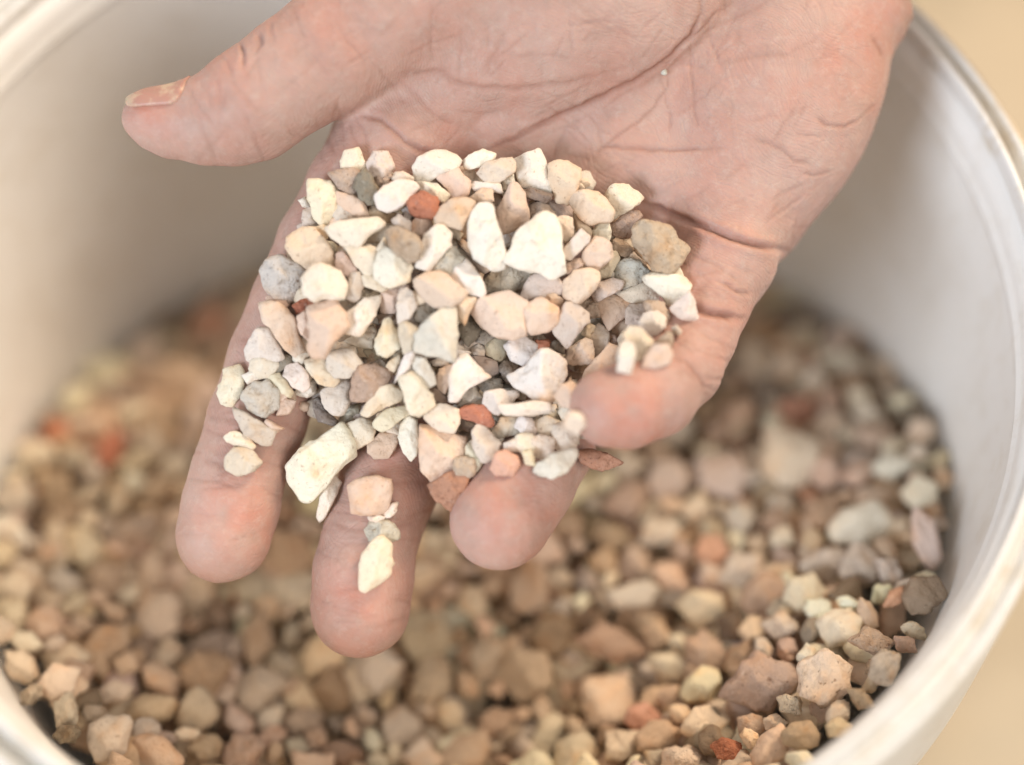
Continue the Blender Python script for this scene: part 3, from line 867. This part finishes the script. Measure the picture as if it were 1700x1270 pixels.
T_('handful')
rnd = random.Random(12); GV, GF, GC = [], [], []; go = 0
grit_shapes = []
for q in range(8):
    n = rnd.randint(4, 6); a0 = rnd.uniform(0, 6)
    o = np.array([[.5 * rnd.uniform(.7, 1.15) * math.cos(a0 + 6.283 * k / n), .4 * rnd.uniform(.7, 1.15) * math.sin(a0 + 6.283 * k / n)] for k in range(n)])
    grit_shapes.append(traced_stone(o, .6, rnd, 3, 24, False))
allc = np.array([st['c'] for st in stones])
for q in range(2600):
    x, y = rnd.uniform(430, 1170), rnd.uniform(240, 830)
    d = polysdf(np.array([x]), np.array([y]), PILE)[0]
    if d > -30 or len(GV) > 230: continue
    near = [st for st in stones if abs(st['c'][0] - x) < 80 and abs(st['c'][1] - y) < 80]
    X, Y = np.array([x]), np.array([y])
    if any(polysdf(X, Y, st['out'])[0] < -2 for st in near if st['src'] == 'photo'): continue
    zz = sorted(near, key=lambda st: np.hypot(*(st['c'] - (x, y))))[:3]
    z = float(np.mean([st['z'] for st in zz])) - rnd.uniform(.12, .30)
    r_ = rnd.uniform(.13, .27); V, F = grit_shapes[rnd.randrange(8)]
    E3 = np.array(Euler((rnd.uniform(-.7, .7), rnd.uniform(-.7, .7), rnd.uniform(0, 6.28))).to_matrix())
    GV.append(cam2world((E3 @ (V * r_).T).T + cs(x, y, z))); GF.append(F + go); go += len(V)
    b = np.array(COLORS[rnd.choice(['C', 'C', 'W', 'P', 'K', 'S', 'Y', 'T'])]) * rnd.uniform(.9, 1.05)
    GC.append(np.tile([*b, 1], (len(V), 1)))
tme = mesh('grit', np.concatenate(GV) * CM, np.concatenate(GF))
ca = tme.color_attributes.new('Tint', 'FLOAT_COLOR', 'POINT'); ca.data.foreach_set('color', np.concatenate(GC).astype(np.float32).ravel())
obj('grit', tme, M_HEAP, kind='stuff', label='fine pale fragments between the chips of the handful', category='grit')

# ------------------------------------------------------------------ bucket
def revolve(prof, seg=192, a0=0, a1=360, closed=True):
    full = abs(a1 - a0) >= 359.9; na = seg if full else seg + 1
    an = np.radians(a0 + (a1 - a0) * np.arange(na) / seg); P = np.array(prof, float); n = len(P)
    V = np.stack([np.outer(np.cos(an), P[:, 0]), np.outer(np.sin(an), P[:, 0]), np.outer(np.ones(na), P[:, 1])], 2).reshape(-1, 3)
    F = []
    for i in range(seg):
        i2 = (i + 1) % na
        for j in range(n if closed else n - 1):
            j2 = (j + 1) % n
            F.append([i * n + j, i2 * n + j, i2 * n + j2, i * n + j2])
    return V, F


def smooth_profile(p, it=2):
    p = [np.array(q, float) for q in p]
    for _ in range(it):
        r = [p[0]]
        for a, b in zip(p[:-1], p[1:]):
            r += [a * .75 + b * .25, a * .25 + b * .75]
        r.append(p[-1]); p = r
    return p


def plastic(name, dirt, k=1.0):
    m, nt, p = mat_new(name); L = nt.links.new
    tc = nd(nt, 'ShaderNodeTexCoord'); v = tc.outputs['Object']
    c = mix(nt, ramp(nt, noise(nt, v, 22, 5, .6), .42, .68), (.94 * k, .93 * k, .905 * k, 1), (.92 * k, .905 * k, .87 * k, 1))
    f = nd(nt, 'ShaderNodeMath', operation='MULTIPLY'); f.inputs[1].default_value = dirt
    L(ramp(nt, noise(nt, v, 110, 8, .74), .50, .62), f.inputs[0])
    c = mix(nt, f.outputs[0], c, (.60, .50, .35, 1))
    # thin scuffs
    mp = nd(nt, 'ShaderNodeMapping'); mp.inputs['Scale'].default_value = (1, 1, .12); L(v, mp.inputs[0])
    s2 = nd(nt, 'ShaderNodeMath', operation='MULTIPLY'); s2.inputs[1].default_value = .12
    L(ramp(nt, noise(nt, mp.outputs[0], 260, 5, .6), .60, .68), s2.inputs[0])
    c = mix(nt, s2.outputs[0], c, (.86, .85, .82, 1))
    L(c, p.inputs['Base Color']); p.inputs['Roughness'].default_value = .42
    
    b = nd(nt, 'ShaderNodeBump'); b.inputs['Strength'].default_value = .12; b.inputs['Distance'].default_value = .0008
    L(noise(nt, v, 120, 4, .6), b.inputs['Height']); L(b.outputs[0], p.inputs['Normal'])
    # thin milky plastic: part of the daylight outside comes through the wall
    tr = nd(nt, 'ShaderNodeBsdfTranslucent'); L(c, tr.inputs['Color']); ms = nd(nt, 'ShaderNodeMixShader'); ms.inputs[0].default_value = .08
    L(p.outputs[0], ms.inputs[1]); L(tr.outputs[0], ms.inputs[2]); L(ms.outputs[0], nt.nodes['Material Output'].inputs['Surface'])
    return m


bucket = obj('bucket', None, label='round white plastic bucket half filled with pale gravel, dusty grooved rim', category='bucket', loc=(0, 0, 0))
M_BODY = plastic('white_plastic', .16); M_RIM = plastic('dusty_white_plastic', .5, .88)
# body wall, with the small moulded step near its top
inner = [(9.45, -15.7), (10.10, -1.42), (10.105, -1.30), (10.07, -1.24), (10.07, -1.18), (10.12, -1.12), (10.14, -.9), (10.22, -.34)]
outer = [(10.44, -.34), (10.42, -1.0), (9.8, -15.9), (9.45, -15.9)]
V, F = revolve(inner + outer); obj('wall', mesh('wall', V * CM, F), M_BODY, bucket)
V, F = revolve([(0.01, -15.7), (9.43, -15.7), (9.43, -15.95), (0.01, -15.95)]); obj('base', mesh('base', V * CM, F), M_BODY, bucket)
rimp = smooth_profile([(10.24, -.33), (10.26, -.08), (10.30, 0), (10.38, .0), (10.42, -.10), (10.44, -.40), (10.50, -.46), (10.62, -.44), (10.67, -.20), (10.72, -.13), (10.78, -.13), (10.83, -.20),
                       (10.86, -.40), (10.90, -.9), (11.10, -4.2), (11.06, -4.35), (10.96, -4.3), (10.78, -.8), (10.46, -.60), (10.44, -.33), (10.24, -.335)], 2)
V, F = revolve(rimp, 240)
an = np.arctan2(V[:, 1], V[:, 0]); rr = np.hypot(V[:, 0], V[:, 1])
wv = 1 + .0012 * np.sin(3 * an + 1) + .0007 * np.sin(7 * an) + .0005 * np.sin(19 * an + 2)
V[:, 0] *= wv; V[:, 1] *= wv
obj('rim', mesh('rim', V * CM, F), M_RIM, bucket)
V, F = revolve(smooth_profile([(10.9, -.5), (11.08, -.5), (11.13, -.6), (11.18, -1.2), (11.12, -1.3), (10.95, -1.3)], 1), 60, 4, 46)
m, nt, p = mat_new('yellowed_plastic'); tc = nd(nt, 'ShaderNodeTexCoord')
nt.links.new(mix(nt, ramp(nt, noise(nt, tc.outputs['Object'], 60, 6), .4, .7), (.70, .58, .42, 1), (.60, .48, .33, 1)), p.inputs['Base Color']); p.inputs['Roughness'].default_value = .5
obj('lid_tear_strip', mesh('lid_tear_strip', V * CM, F), m, bucket)


# ------------------------------------------------------------------ gravel in the bucket
def gravel_z(x, y):
    pl = -7.0 + .09 * x - .62 * y
    cap = -6.6 + .10 * x + .012 * x * x + 2.7 * np.clip((np.hypot(x, y) - 6.4) / 3.4, 0, 1) ** 1.2 * np.clip((-y - 1.8) / 3, 0, 1)
    k = 1.2; h = np.clip(.5 + .5 * (cap - pl) / k, 0, 1)
    return cap * (1 - h) + pl * h - k * h * (1 - h) + .25 * np.sin(x * .7 + 1) * np.cos(y * .6)


def wall_r(z): return 10.12 + .04 * (z + 1.1)


VAR = []
for k in range(26):
    rnd = random.Random(300 + k); n = rnd.randint(4, 7); a0 = rnd.uniform(0, 6)
    el = rnd.uniform(.55, .95)
    o = np.array([[.5 * rnd.uniform(.78, 1.12) * math.cos(a0 + 6.283 * q / n), .5 * el * rnd.uniform(.78, 1.12) * math.sin(a0 + 6.283 * q / n)] for q in range(n)])
    V, F = traced_stone(o, rnd.uniform(.42, .72), rnd, 4 if k < 10 else 3, rnd.uniform(14, 34), k % 3 == 0, lump=1.7)
    VAR.append((V, F, mesh('pebble', V * CM, F)))
for k, (V, F, me) in enumerate(VAR): me.materials.append(M_ROUGH if k % 3 == 0 else M_CHALK)


def on_gravel(px, py, lift=0):
    r = Fw + (px - 850) / FPX * Rt - (py - 635) / FPX * Up; t = 20.0
    for _ in range(60):
        p = CAM + r * t; dz = p[2] - gravel_z(p[0], p[1]) - lift; t += dz * .6
    return CAM + r * t


# pebbles one can recognise in the photograph: pixel centre, width, height, angle, colour, what it is
KNOWN = [(1315, 765, 112, 108, 20, 'C', 'large flat cream pebble, four sided, near the right wall of the bucket'),
         (1432, 872, 112, 82, -10, 'X', 'large rounded cream white pebble a little inside the right rim'),
         (1203, 790, 92, 84, 0, 'K', 'smooth rounded pinkish grey pebble right of the little fingertip'),
         (1325, 682, 66, 62, 10, 'Q', 'square dusty red pebble near the right wall'),
         (1482, 774, 78, 56, -12, 'X', 'oval white pebble close to the right bucket wall'),
         (1528, 822, 60, 62, 0, 'W', 'round white pebble almost touching the right bucket wall'),
         (1268, 1135, 150, 110, -22, 'T', 'largest brown tan pebble near the lower right rim'),
         (1368, 1128, 96, 96, 30, 'C', 'big rounded cream pebble beside the largest tan pebble'),
         (1232, 945, 92, 66, -35, 'C', 'tilted oblong cream pebble below the little finger'),
         (1268, 985, 84, 70, -30, 'B', 'brown pebble wedged beside the tilted oblong cream one'),
         (1338, 988, 78, 72, 15, 'S', 'greyish cream pebble right of the brown wedged one'),
         (1168, 1005, 84, 62, 10, 'Y', 'yellowish cream pebble with a lump, right of the hand shade'),
         (1298, 1040, 64, 56, 0, 'Y', 'pale yellowish pebble above the largest tan pebble'),
         (92, 720, 46, 46, 0, 'R', 'round brick red pebble against the left bucket wall'),
         (182, 748, 46, 76, 10, 'R', 'upright oval brick red pebble near the left wall'),
         (352, 545, 84, 84, 0, 'O', 'orange tan pebble left of the index finger, against the back wall'),
         (302, 632, 104, 84, 15, 'P', 'big blurred peach pebble left of the index finger'),
         (240, 590, 56, 76, 25, 'C', 'cream pebble leaning on the back wall, left of the big peach one'),
         (1066, 1192, 62, 50, 10, 'O', 'orange tan pebble near the bottom edge, left of the red one'),
         (1208, 1245, 58, 36, 12, 'R', 'brick red pebble at the lower rim of the bucket'),
         (1010, 1070, 140, 66, 12, 'B', 'long pointed brown pebble below the ring finger'),
         (876, 1120, 96, 90, 5, 'T', 'tan pebble shaped like a cone below the ring fingertip'),
         (425, 1062, 60, 108, 5, 'T', 'long upright tan pebble left of the middle fingertip'),
         (880, 975, 72, 100, 15, 'T', 'upright tan pebble just under the ring fingertip'),
         (1592, 915, 46, 112, -12, 'K', 'tall pinkish grey pebble standing against the right wall'),
         (1575, 1010, 76, 66, -35, 'N', 'dark brown pebble tucked under the right rim'),
         (1398, 605, 92, 40, 20, 'X', 'long white pebble near the right wall, behind the little finger'),
         (1350, 640, 42, 66, 5, 'W', 'upright white pebble below the long white one'),
         (1305, 615, 62, 50, 0, 'C', 'cream pebble left of the long white one'),
         (1425, 560, 74, 62, 0, 'K', 'pinkish grey pebble leaning on the back right wall'),
         (1530, 715, 52, 50, 0, 'K', 'small pinkish grey pebble touching the right wall'),
         (1110, 800, 80, 78, 0, 'K', 'pinkish grey pebble under the little fingertip'),
         (1180, 915, 56, 60, 30, 'O', 'orange tan pebble left of the tilted oblong cream one'),
         (1476, 950, 44, 78, -35, 'G', 'long pale grey pebble leaning near the right rim'),
         (1330, 1222, 66, 52, 0, 'B', 'round brown pebble by the lower right rim'),
         (1030, 1240, 74, 64, -30, 'Y', 'yellowish cream pebble at the bottom edge of the photo'),
         (100, 1135, 62, 66, 20, 'Y', 'yellowish cream pebble near the lower left rim'),
         (25, 975, 60, 60, 0, 'Y', 'pale yellowish pebble at the left edge'),
         (930, 960, 50, 40, 0, 'C', 'small cream pebble right of the ring fingertip'),
         (785, 1000, 46, 58, -20, 'Y', 'pale yellowish pebble between the middle and ring fingertips'),
         (1445, 1065, 84, 48, 10, 'T', 'flat tan pebble near the lower right rim'),
         (1510, 1140, 50, 66, 30, 'K', 'pinkish grey pebble lying against the lower right rim'),
         (1055, 985, 90, 44, -15, 'S', 'flat greyish pebble right of the ring finger'),
         (1040, 775, 60, 60, 0, 'C', 'cream pebble peeping out below the dusty red splinter'),
         (1250, 790, 50, 44, 0, 'S', 'greyish pebble left of the large flat cream one'),
         (1370, 785, 50, 60, 10, 'P', 'peach pebble right of the large flat cream one'),
         (1290, 865, 54, 48, 0, 'B', 'brown pebble left of the large rounded cream white one'),
         (1230, 860, 50, 50, 0, 'S', 'greyish cream pebble under the smooth rounded grey one')]
beds = []      # (position, diameter, colour, label or None, long, ratio, angle)
for px, py, ww, hh, ang, col, lab in KNOWN:
    p = on_gravel(px, py, .12); dep = (p - CAM) @ Fw; size = max(ww, hh) / FPX * dep
    rp = math.hypot(p[0], p[1]); lim = wall_r(p[2]) - .5 * min(size, 1.15)
    if rp > lim: p = p * np.array([lim / rp, lim / rp, 1])
    beds.append([p, size, col, lab, min(ww, hh) / max(ww, hh), ang + (0 if ww >= hh else 90)])
rnd = random.Random(77)
SHARE = {'C': 13, 'P': 13, 'T': 9, 'K': 10, 'S': 9, 'Y': 8, 'W': 9, 'B': 7, 'G': 3, 'N': 3, 'D': 2, 'O': 1}   # how common each colour is
PAL = [c for c, n in SHARE.items() for _ in range(n)]
from collections import defaultdict
cells = defaultdict(list)
for b in beds: cells[(int(b[0][0] // 1.3), int(b[0][1] // 1.3))].append(b)
for tries in range(60000):
    big = tries < 7000
    s = rnd.uniform(.85, 1.25) if big else rnd.uniform(.46, .88)
    if big and rnd.random() < .6: continue
    x, y = rnd.uniform(-10, 10), rnd.uniform(-10, 10); z = float(gravel_z(np.float64(x), np.float64(y)))
    if math.hypot(x, y) > wall_r(z) - s * .46: continue
    p = np.array([x, y, z + rnd.uniform(-.12, .12)])
    ci, cj = int(x // 1.3), int(y // 1.3); hit = False
    for di in (-1, 0, 1):
        for dj in (-1, 0, 1):
            for b in cells.get((ci + di, cj + dj), ()):
                q = b[0]
                if (q[0] - x) ** 2 + (q[1] - y) ** 2 + (q[2] - p[2]) ** 2 < (.375 * (s + b[1])) ** 2: hit = True; break
            if hit: break
        if hit: break
    if hit: continue
    nb_ = [p, s, rnd.choice(PAL), None, None, rnd.uniform(0, 360)]; beds.append(nb_); cells[(ci, cj)].append(nb_)
print('beds', len(beds))


def pix(p):
    d = p - CAM; z = d @ Fw
    return 850 + FPX * (d @ Rt) / z, 635 - FPX * (d @ Up) / z, z


def behind_hand(px, py):
    z = skin_z(px, py, 0); return z is not None or polysdf(np.array([px]), np.array([py]), PILE)[0] < 0


def rim_hidden(p):                                     # the near wall and rim hide what lies close beneath them
    d = p - CAM; t = (0 - CAM[2]) / d[2]; h = CAM + d * t
    return math.hypot(h[0], h[1]) > 10.2


vis = []; rest = []
for b in beds:
    px, py, dz = pix(b[0]); inn = -25 < px < 1725 and -25 < py < 1295
    ok = inn and not behind_hand(px, py) and not rim_hidden(b[0])
    (vis if ok or b[3] else rest).append((b, b[1] / dz, px, py))
vis.sort(key=lambda v: (-1 if v[0][3] else 0, -v[1]))
rest += vis[300:]; vis = vis[:300]
print('pebbles visible', len(vis), 'rest', len(rest))


def pebble_matrix(b, rnd, V):
    size = b[1]
    # lie roughly flat on the slope of the gravel, turned about its normal
    nrm = Vector((-.05, .45, 1)) if b[0][1] > -2 else Vector((-.05, -.1, 1))
    nrm = (nrm + Vector((rnd.uniform(-.45, .45), rnd.uniform(-.45, .45), 0))).normalized()
    if b[3]: nrm = (Vector(-Fw) + nrm * .5).normalized()
    q = nrm.to_track_quat('Z', 'Y').to_matrix().to_4x4()
    if b[3]:
        right = Vector(Rt); right = (right - nrm * right.dot(nrm)).normalized(); up = nrm.cross(right)
        q = Matrix(((right.x, up.x, nrm.x), (right.y, up.y, nrm.y), (right.z, up.z, nrm.z))).to_4x4()
    # known angles are clockwise in the picture
    rot = Matrix.Rotation(math.radians(-b[5]), 4, 'Z')
    ext = V.max(0) - V.min(0)
    rat = b[4] if b[4] else rnd.uniform(.62, .98)
    scl = Matrix.Diagonal((size / ext[0], size * rat / ext[1], size * rat * rnd.uniform(.6, .85) / ext[2], 1)) if b[4] else Matrix.Diagonal((size, size * rat / .8, size * rnd.uniform(.75, 1.1), 1))
    return q @ rot @ scl


def tint(col, rnd, lo=.80, up=1.36):
    b = np.array(COLORS[col]) * rnd.uniform(lo, up) * np.array([1.0, .93 * rnd.uniform(.96, 1.02), .85 * rnd.uniform(.90, 1.02)])
    return np.clip(b, 0, .9)


peb = []
for k, (b, sz, px, py) in enumerate(vis):
    rnd = random.Random(5000 + k); V, F, me = VAR[rnd.randrange(len(VAR))] if not b[3] else VAR[rnd.randrange(10)]
    o = bpy.data.objects.new('pebble', me); COL.objects.link(o)
    mw = pebble_matrix(b, rnd, V); mw.translation = Vector(b[0] * CM); o.matrix_world = mw
    o.color = (*(np.clip(tint(b[2], rnd, 1.04, 1.12) * (1, 1.03, 1.07), 0, .88) if b[3] else tint(b[2], rnd)), 1)
    peb.append(dict(obj=o, c=np.array((px, py)), px=b[1] * FPX / pix(b[0])[2], col=b[2], lab=b[3]))
# everything deeper or hidden: one bed of gravel
AV, AF, AC = [], [], []; off = 0
D, F3 = ico(2)
rnd = random.Random(99)
more = []
for tries in range(5200):                              # the layer beneath, so that gaps show stones and not the wall
    x, y = rnd.uniform(-10, 10), rnd.uniform(-10, 10); z = float(gravel_z(np.float64(x), np.float64(y))) - rnd.uniform(.3, 1.3)
    s = rnd.uniform(.7, 1.1)
    if math.hypot(x, y) < wall_r(z) - s * .55: more.append([np.array([x, y, z]), s, rnd.choice(PAL), None, None, rnd.uniform(0, 360)])
    if len(more) > 2000: break
for b in [r[0] for r in rest] + more:
    k = rnd.randrange(10, len(VAR)); V, F, _ = VAR[k]
    mw = np.array(pebble_matrix(b, rnd, V))[:3, :3]
    AV.append((mw @ V.T).T + b[0]); AF.append(F + off); off += len(V)
    AC.append(np.tile([*tint(b[2], rnd), 1], (len(V), 1)))
gme = mesh('gravel', np.concatenate(AV) * CM, np.concatenate(AF))
ca = gme.color_attributes.new('Tint', 'FLOAT_COLOR', 'POINT'); ca.data.foreach_set('color', np.concatenate(AC).astype(np.float32).ravel())
obj('gravel', gme, M_HEAP, kind='stuff', label='bed of mixed pale, tan and reddish gravel filling the bucket', category='gravel')

T_('gravel')
# ------------------------------------------------------------------ floor
m, nt, p = mat_new('beige_floor'); tc = nd(nt, 'ShaderNodeTexCoord')
c = mix(nt, ramp(nt, noise(nt, tc.outputs['Object'], 14, 3), .40, .60), (.47, .40, .30, 1), (.33, .275, .195, 1))
c = mix(nt, ramp(nt, noise(nt, tc.outputs['Object'], 60, 6), .3, .8), c, (.44, .36, .25, 1))
nt.links.new(c, p.inputs['Base Color']); p.inputs['Roughness'].default_value = .5
S = 300
obj('floor', mesh('floor', np.array([(-S, -S, -16), (S, -S, -16), (S, S, -16), (-S, S, -16)]) * CM, [[0, 1, 2, 3]]), m, kind='structure')

# ------------------------------------------------------------------ names that single each stone out
LM = [((905, 400), 'the big triangular white chip', 'largest chip of the handful, a broad chalk white triangle near the palm'),
      ((883, 622), 'the broad white arrowhead chip', 'broad chalk white chip like an arrowhead, left of the curled little fingertip'),
      ((806, 392), 'the tall white chip', 'tall chalk white chip standing left of the big triangular one'),
      ((704, 341), 'the upper red chip', 'round brick red chip in the upper part of the handful'),
      ((534, 765), 'the big lowest white chip', 'big chalk white chip jutting out between index and middle finger'),
      ((1095, 407), 'the rough tan chip', 'big rough tan chip at the edge of the heap towards the heel of the hand'),
      ((792, 688), 'the lower red chip', 'small brick red chip in the lower part of the handful'),
      ((732, 755), 'the big peach chip', 'big flat peach chip where middle and ring finger part'),
      ((885, 283), 'the tall boxy white chip', 'tall boxy white chip leaning on the palm above the dark brown chips'),
      ((827, 521), 'the wide peach chip', 'wide two faced peach chip in the middle of the handful'),
      ((615, 632), 'the rough brown chip', 'rough brown chip above the gap between index and middle finger'),
      ((470, 462), 'the grey chip at the edge', 'rounded pale grey chip at the thumb side edge of the heap'),
      ((722, 555), 'the square greyish chip', 'big four sided greyish cream chip left of the middle of the heap'),
      ((1050, 445), 'the blue grey chip', 'only blue grey chip, just below the rough tan one'),
      ((1115, 490), 'the white chip by the finger fold', 'white chip at the edge of the heap beside the little finger fold'),
      ((505, 508), 'the tiny red chip', 'tiny brick red chip at the thumb side of the heap'),
      ((1015, 765), 'the dusty red splinter', 'long dusty red splinter under the curled little fingertip'),
      ((745, 805), 'the dark red chip', 'dark dusty red chip squeezed beside the ring fingertip'),
      ((836, 772), 'the orange pink chip', 'orange pink chip lying on the ring fingertip'),
      ((613, 825), 'the peach block on the middle finger', 'peach block on the middle finger, highest of the chips in a line there'),
      ((622, 938), 'the slab on the middle fingertip', 'yellowish cream slab lowest on the middle fingertip'),
      ((403, 763), 'the lowest chip on the index finger', 'pinkish grey chip lying lowest on the index finger'),
      ((722, 275), 'the rounded white chip at the palm', 'big rounded white chip against the palm above the upper red one'),
      ((585, 265), 'the top left chip', 'cream chip highest in the heap on the thumb side'),
      ((512, 410), 'the big left peach chip', 'big oblong peach chip at the thumb side of the heap'),
      ((1037, 330), 'the cream wedge at the palm', 'pale cream wedge against the palm near its crease'),
      ((540, 528), 'the angular peach chip', 'large angular peach chip at the index finger side of the heap'),
      ((640, 440), 'the lumpy white chip', 'lumpy white chip in the thumb side half of the heap')]


def size_word(px, lims):
    for w_, l in zip(('tiny', 'small', 'medium sized', 'large'), lims):
        if px < l: return w_
    return 'very large'


def shape_word(o):
    q = o - o.mean(0); ev = np.sqrt(np.maximum(np.linalg.eigvalsh(q.T @ q), 1e-6)); r = ev[1] / ev[0]
    return 'narrow' if r > 2.3 else 'oblong' if r > 1.55 else 'blocky' if len(o) < 7 else 'rounded'


def direction(d):
    a = math.degrees(math.atan2(d[1], d[0])) % 360
    return ['right of', 'below and right of', 'below', 'below and left of', 'left of', 'above and left of', 'above', 'above and right of'][int(((a + 22.5) % 360) // 45)]


def finish(items, lms, noun, group, lims, sizes):
    used = set(); order = sorted(range(len(items)), key=lambda i: 0 if items[i].get('lab') else 1)
    for i in order:
        it = items[i]; o = it['obj']
        if it.get('lab'): lab = it['lab']
        else:
            ds = sorted(lms, key=lambda L: np.hypot(*(it['c'] - L[0])))
            base = f"{size_word(it['px'], lims)} " + (shape_word(it['out']) + ' ' if 'out' in it else '') + f"{WORDS[it['col']]} {noun}"
            cand = [f"{base} {direction(it['c'] - L[0])} {L[1]}" for L in ds[:3]]
            close = np.hypot(*(it['c'] - ds[0][0])) < 60
            if close: cand = [f"{base} right next to and {direction(it['c'] - ds[0][0])} {ds[0][1]}"] + cand
            if it.get('src') == 'under': cand = [c.replace(noun, noun + ' deep', 1) for c in cand]
            for a_ in range(3):
                for b_ in range(3):
                    if a_ != b_: cand.append(f"{WORDS[it['col']]} {noun} {direction(it['c'] - ds[a_][0])} {ds[a_][1]}, {direction(it['c'] - ds[b_][0])} {ds[b_][1]}")
            cand = [c for c in cand if len(c.replace('-', ' ').split()) <= 16]
            lab = next((c for c in cand if c not in used), None)
            if lab is None:                       # tell it from its double by place
                tw = next(x for x in items if x.get('final') == cand[0]); up = it['c'][1] < tw['c'][1]
                lab = cand[0].replace(noun, noun + (' seen higher' if up else ' seen lower'), 1)
                k_ = 0
                while lab in used and k_ < len(cand): lab = cand[k_].replace(noun, noun + ' seen ' + ('higher' if up else 'lower'), 1); k_ += 1
        used.add(lab); it['final'] = lab
        o['label'] = lab; o['category'] = noun.split()[-1]; o['group'] = group


lmt = []
for (x, y), short, full in LM:
    st = min((s for s in stones if s['src'] == 'photo' and not s.get('lab')), key=lambda s: np.hypot(*(s['c'] - (x, y))))
    st['lab'] = full; lmt.append((st['c'], short))
rnd = random.Random(3); q = cs(1094, 110, (skin_z(1094, 175) or .6))
gz = project(hand_sdf, np.array([q, q]), 4)[0]
V, F = traced_stone(np.array([(-.04, -.05), (.05, -.04), (.06, .02), (.01, .06), (-.05, .03)]) * .75, .05, rnd, 3, 16, True)
cr = obj('stone_crumb', mesh('stone_crumb', (R3 @ V.T).T * CM, F), M_CHALK, None, cam2world(gz + np.array([0, 0, .03])),
         label='single pale crumb of stone lying on the life line of the palm', category='crumb')
cr.color = (.56, .56, .50, 1)
finish(stones, lmt, 'chip', 'stone chips heaped in the hand', (26, 40, 62, 88), None)
lmp = [(np.array(k[:2], float), s) for k, s in [
    (KNOWN[0], 'the large flat cream pebble'), (KNOWN[1], 'the large cream white pebble'), (KNOWN[2], 'the smooth pinkish grey pebble'), (KNOWN[3], 'the square red pebble'),
    (KNOWN[4], 'the oval white pebble'), (KNOWN[6], 'the largest tan pebble'), (KNOWN[7], 'the big rounded cream pebble'), (KNOWN[8], 'the tilted oblong cream pebble'),
    (KNOWN[11], 'the lumpy yellowish pebble'), (KNOWN[13], 'the round red pebble'), (KNOWN[14], 'the upright red pebble'), (KNOWN[15], 'the orange tan pebble by the back wall'),
    (KNOWN[16], 'the big blurred peach pebble'), (KNOWN[18], 'the lower orange tan pebble'), (KNOWN[19], 'the red pebble at the lower rim'), (KNOWN[20], 'the long pointed brown pebble'),
    (KNOWN[21], 'the cone shaped tan pebble'), (KNOWN[22], 'the long upright tan pebble'), (KNOWN[24], 'the tall pinkish grey pebble'), (KNOWN[26], 'the long white pebble'),
    (KNOWN[35], 'the yellowish pebble at the bottom edge'), (KNOWN[36], 'the yellowish pebble near the lower left rim'), (KNOWN[37], 'the yellowish pebble at the left edge')]]
lmp += [(np.array((370., 960.)), 'the index fingertip'), (np.array((595., 1085.)), 'the middle fingertip')]
finish(peb, lmp, 'pebble', 'pebbles on top of the gravel in the bucket', (45, 65, 90, 120), None)
print('chips', len(stones), 'tris hand', len(HQ) * 2)
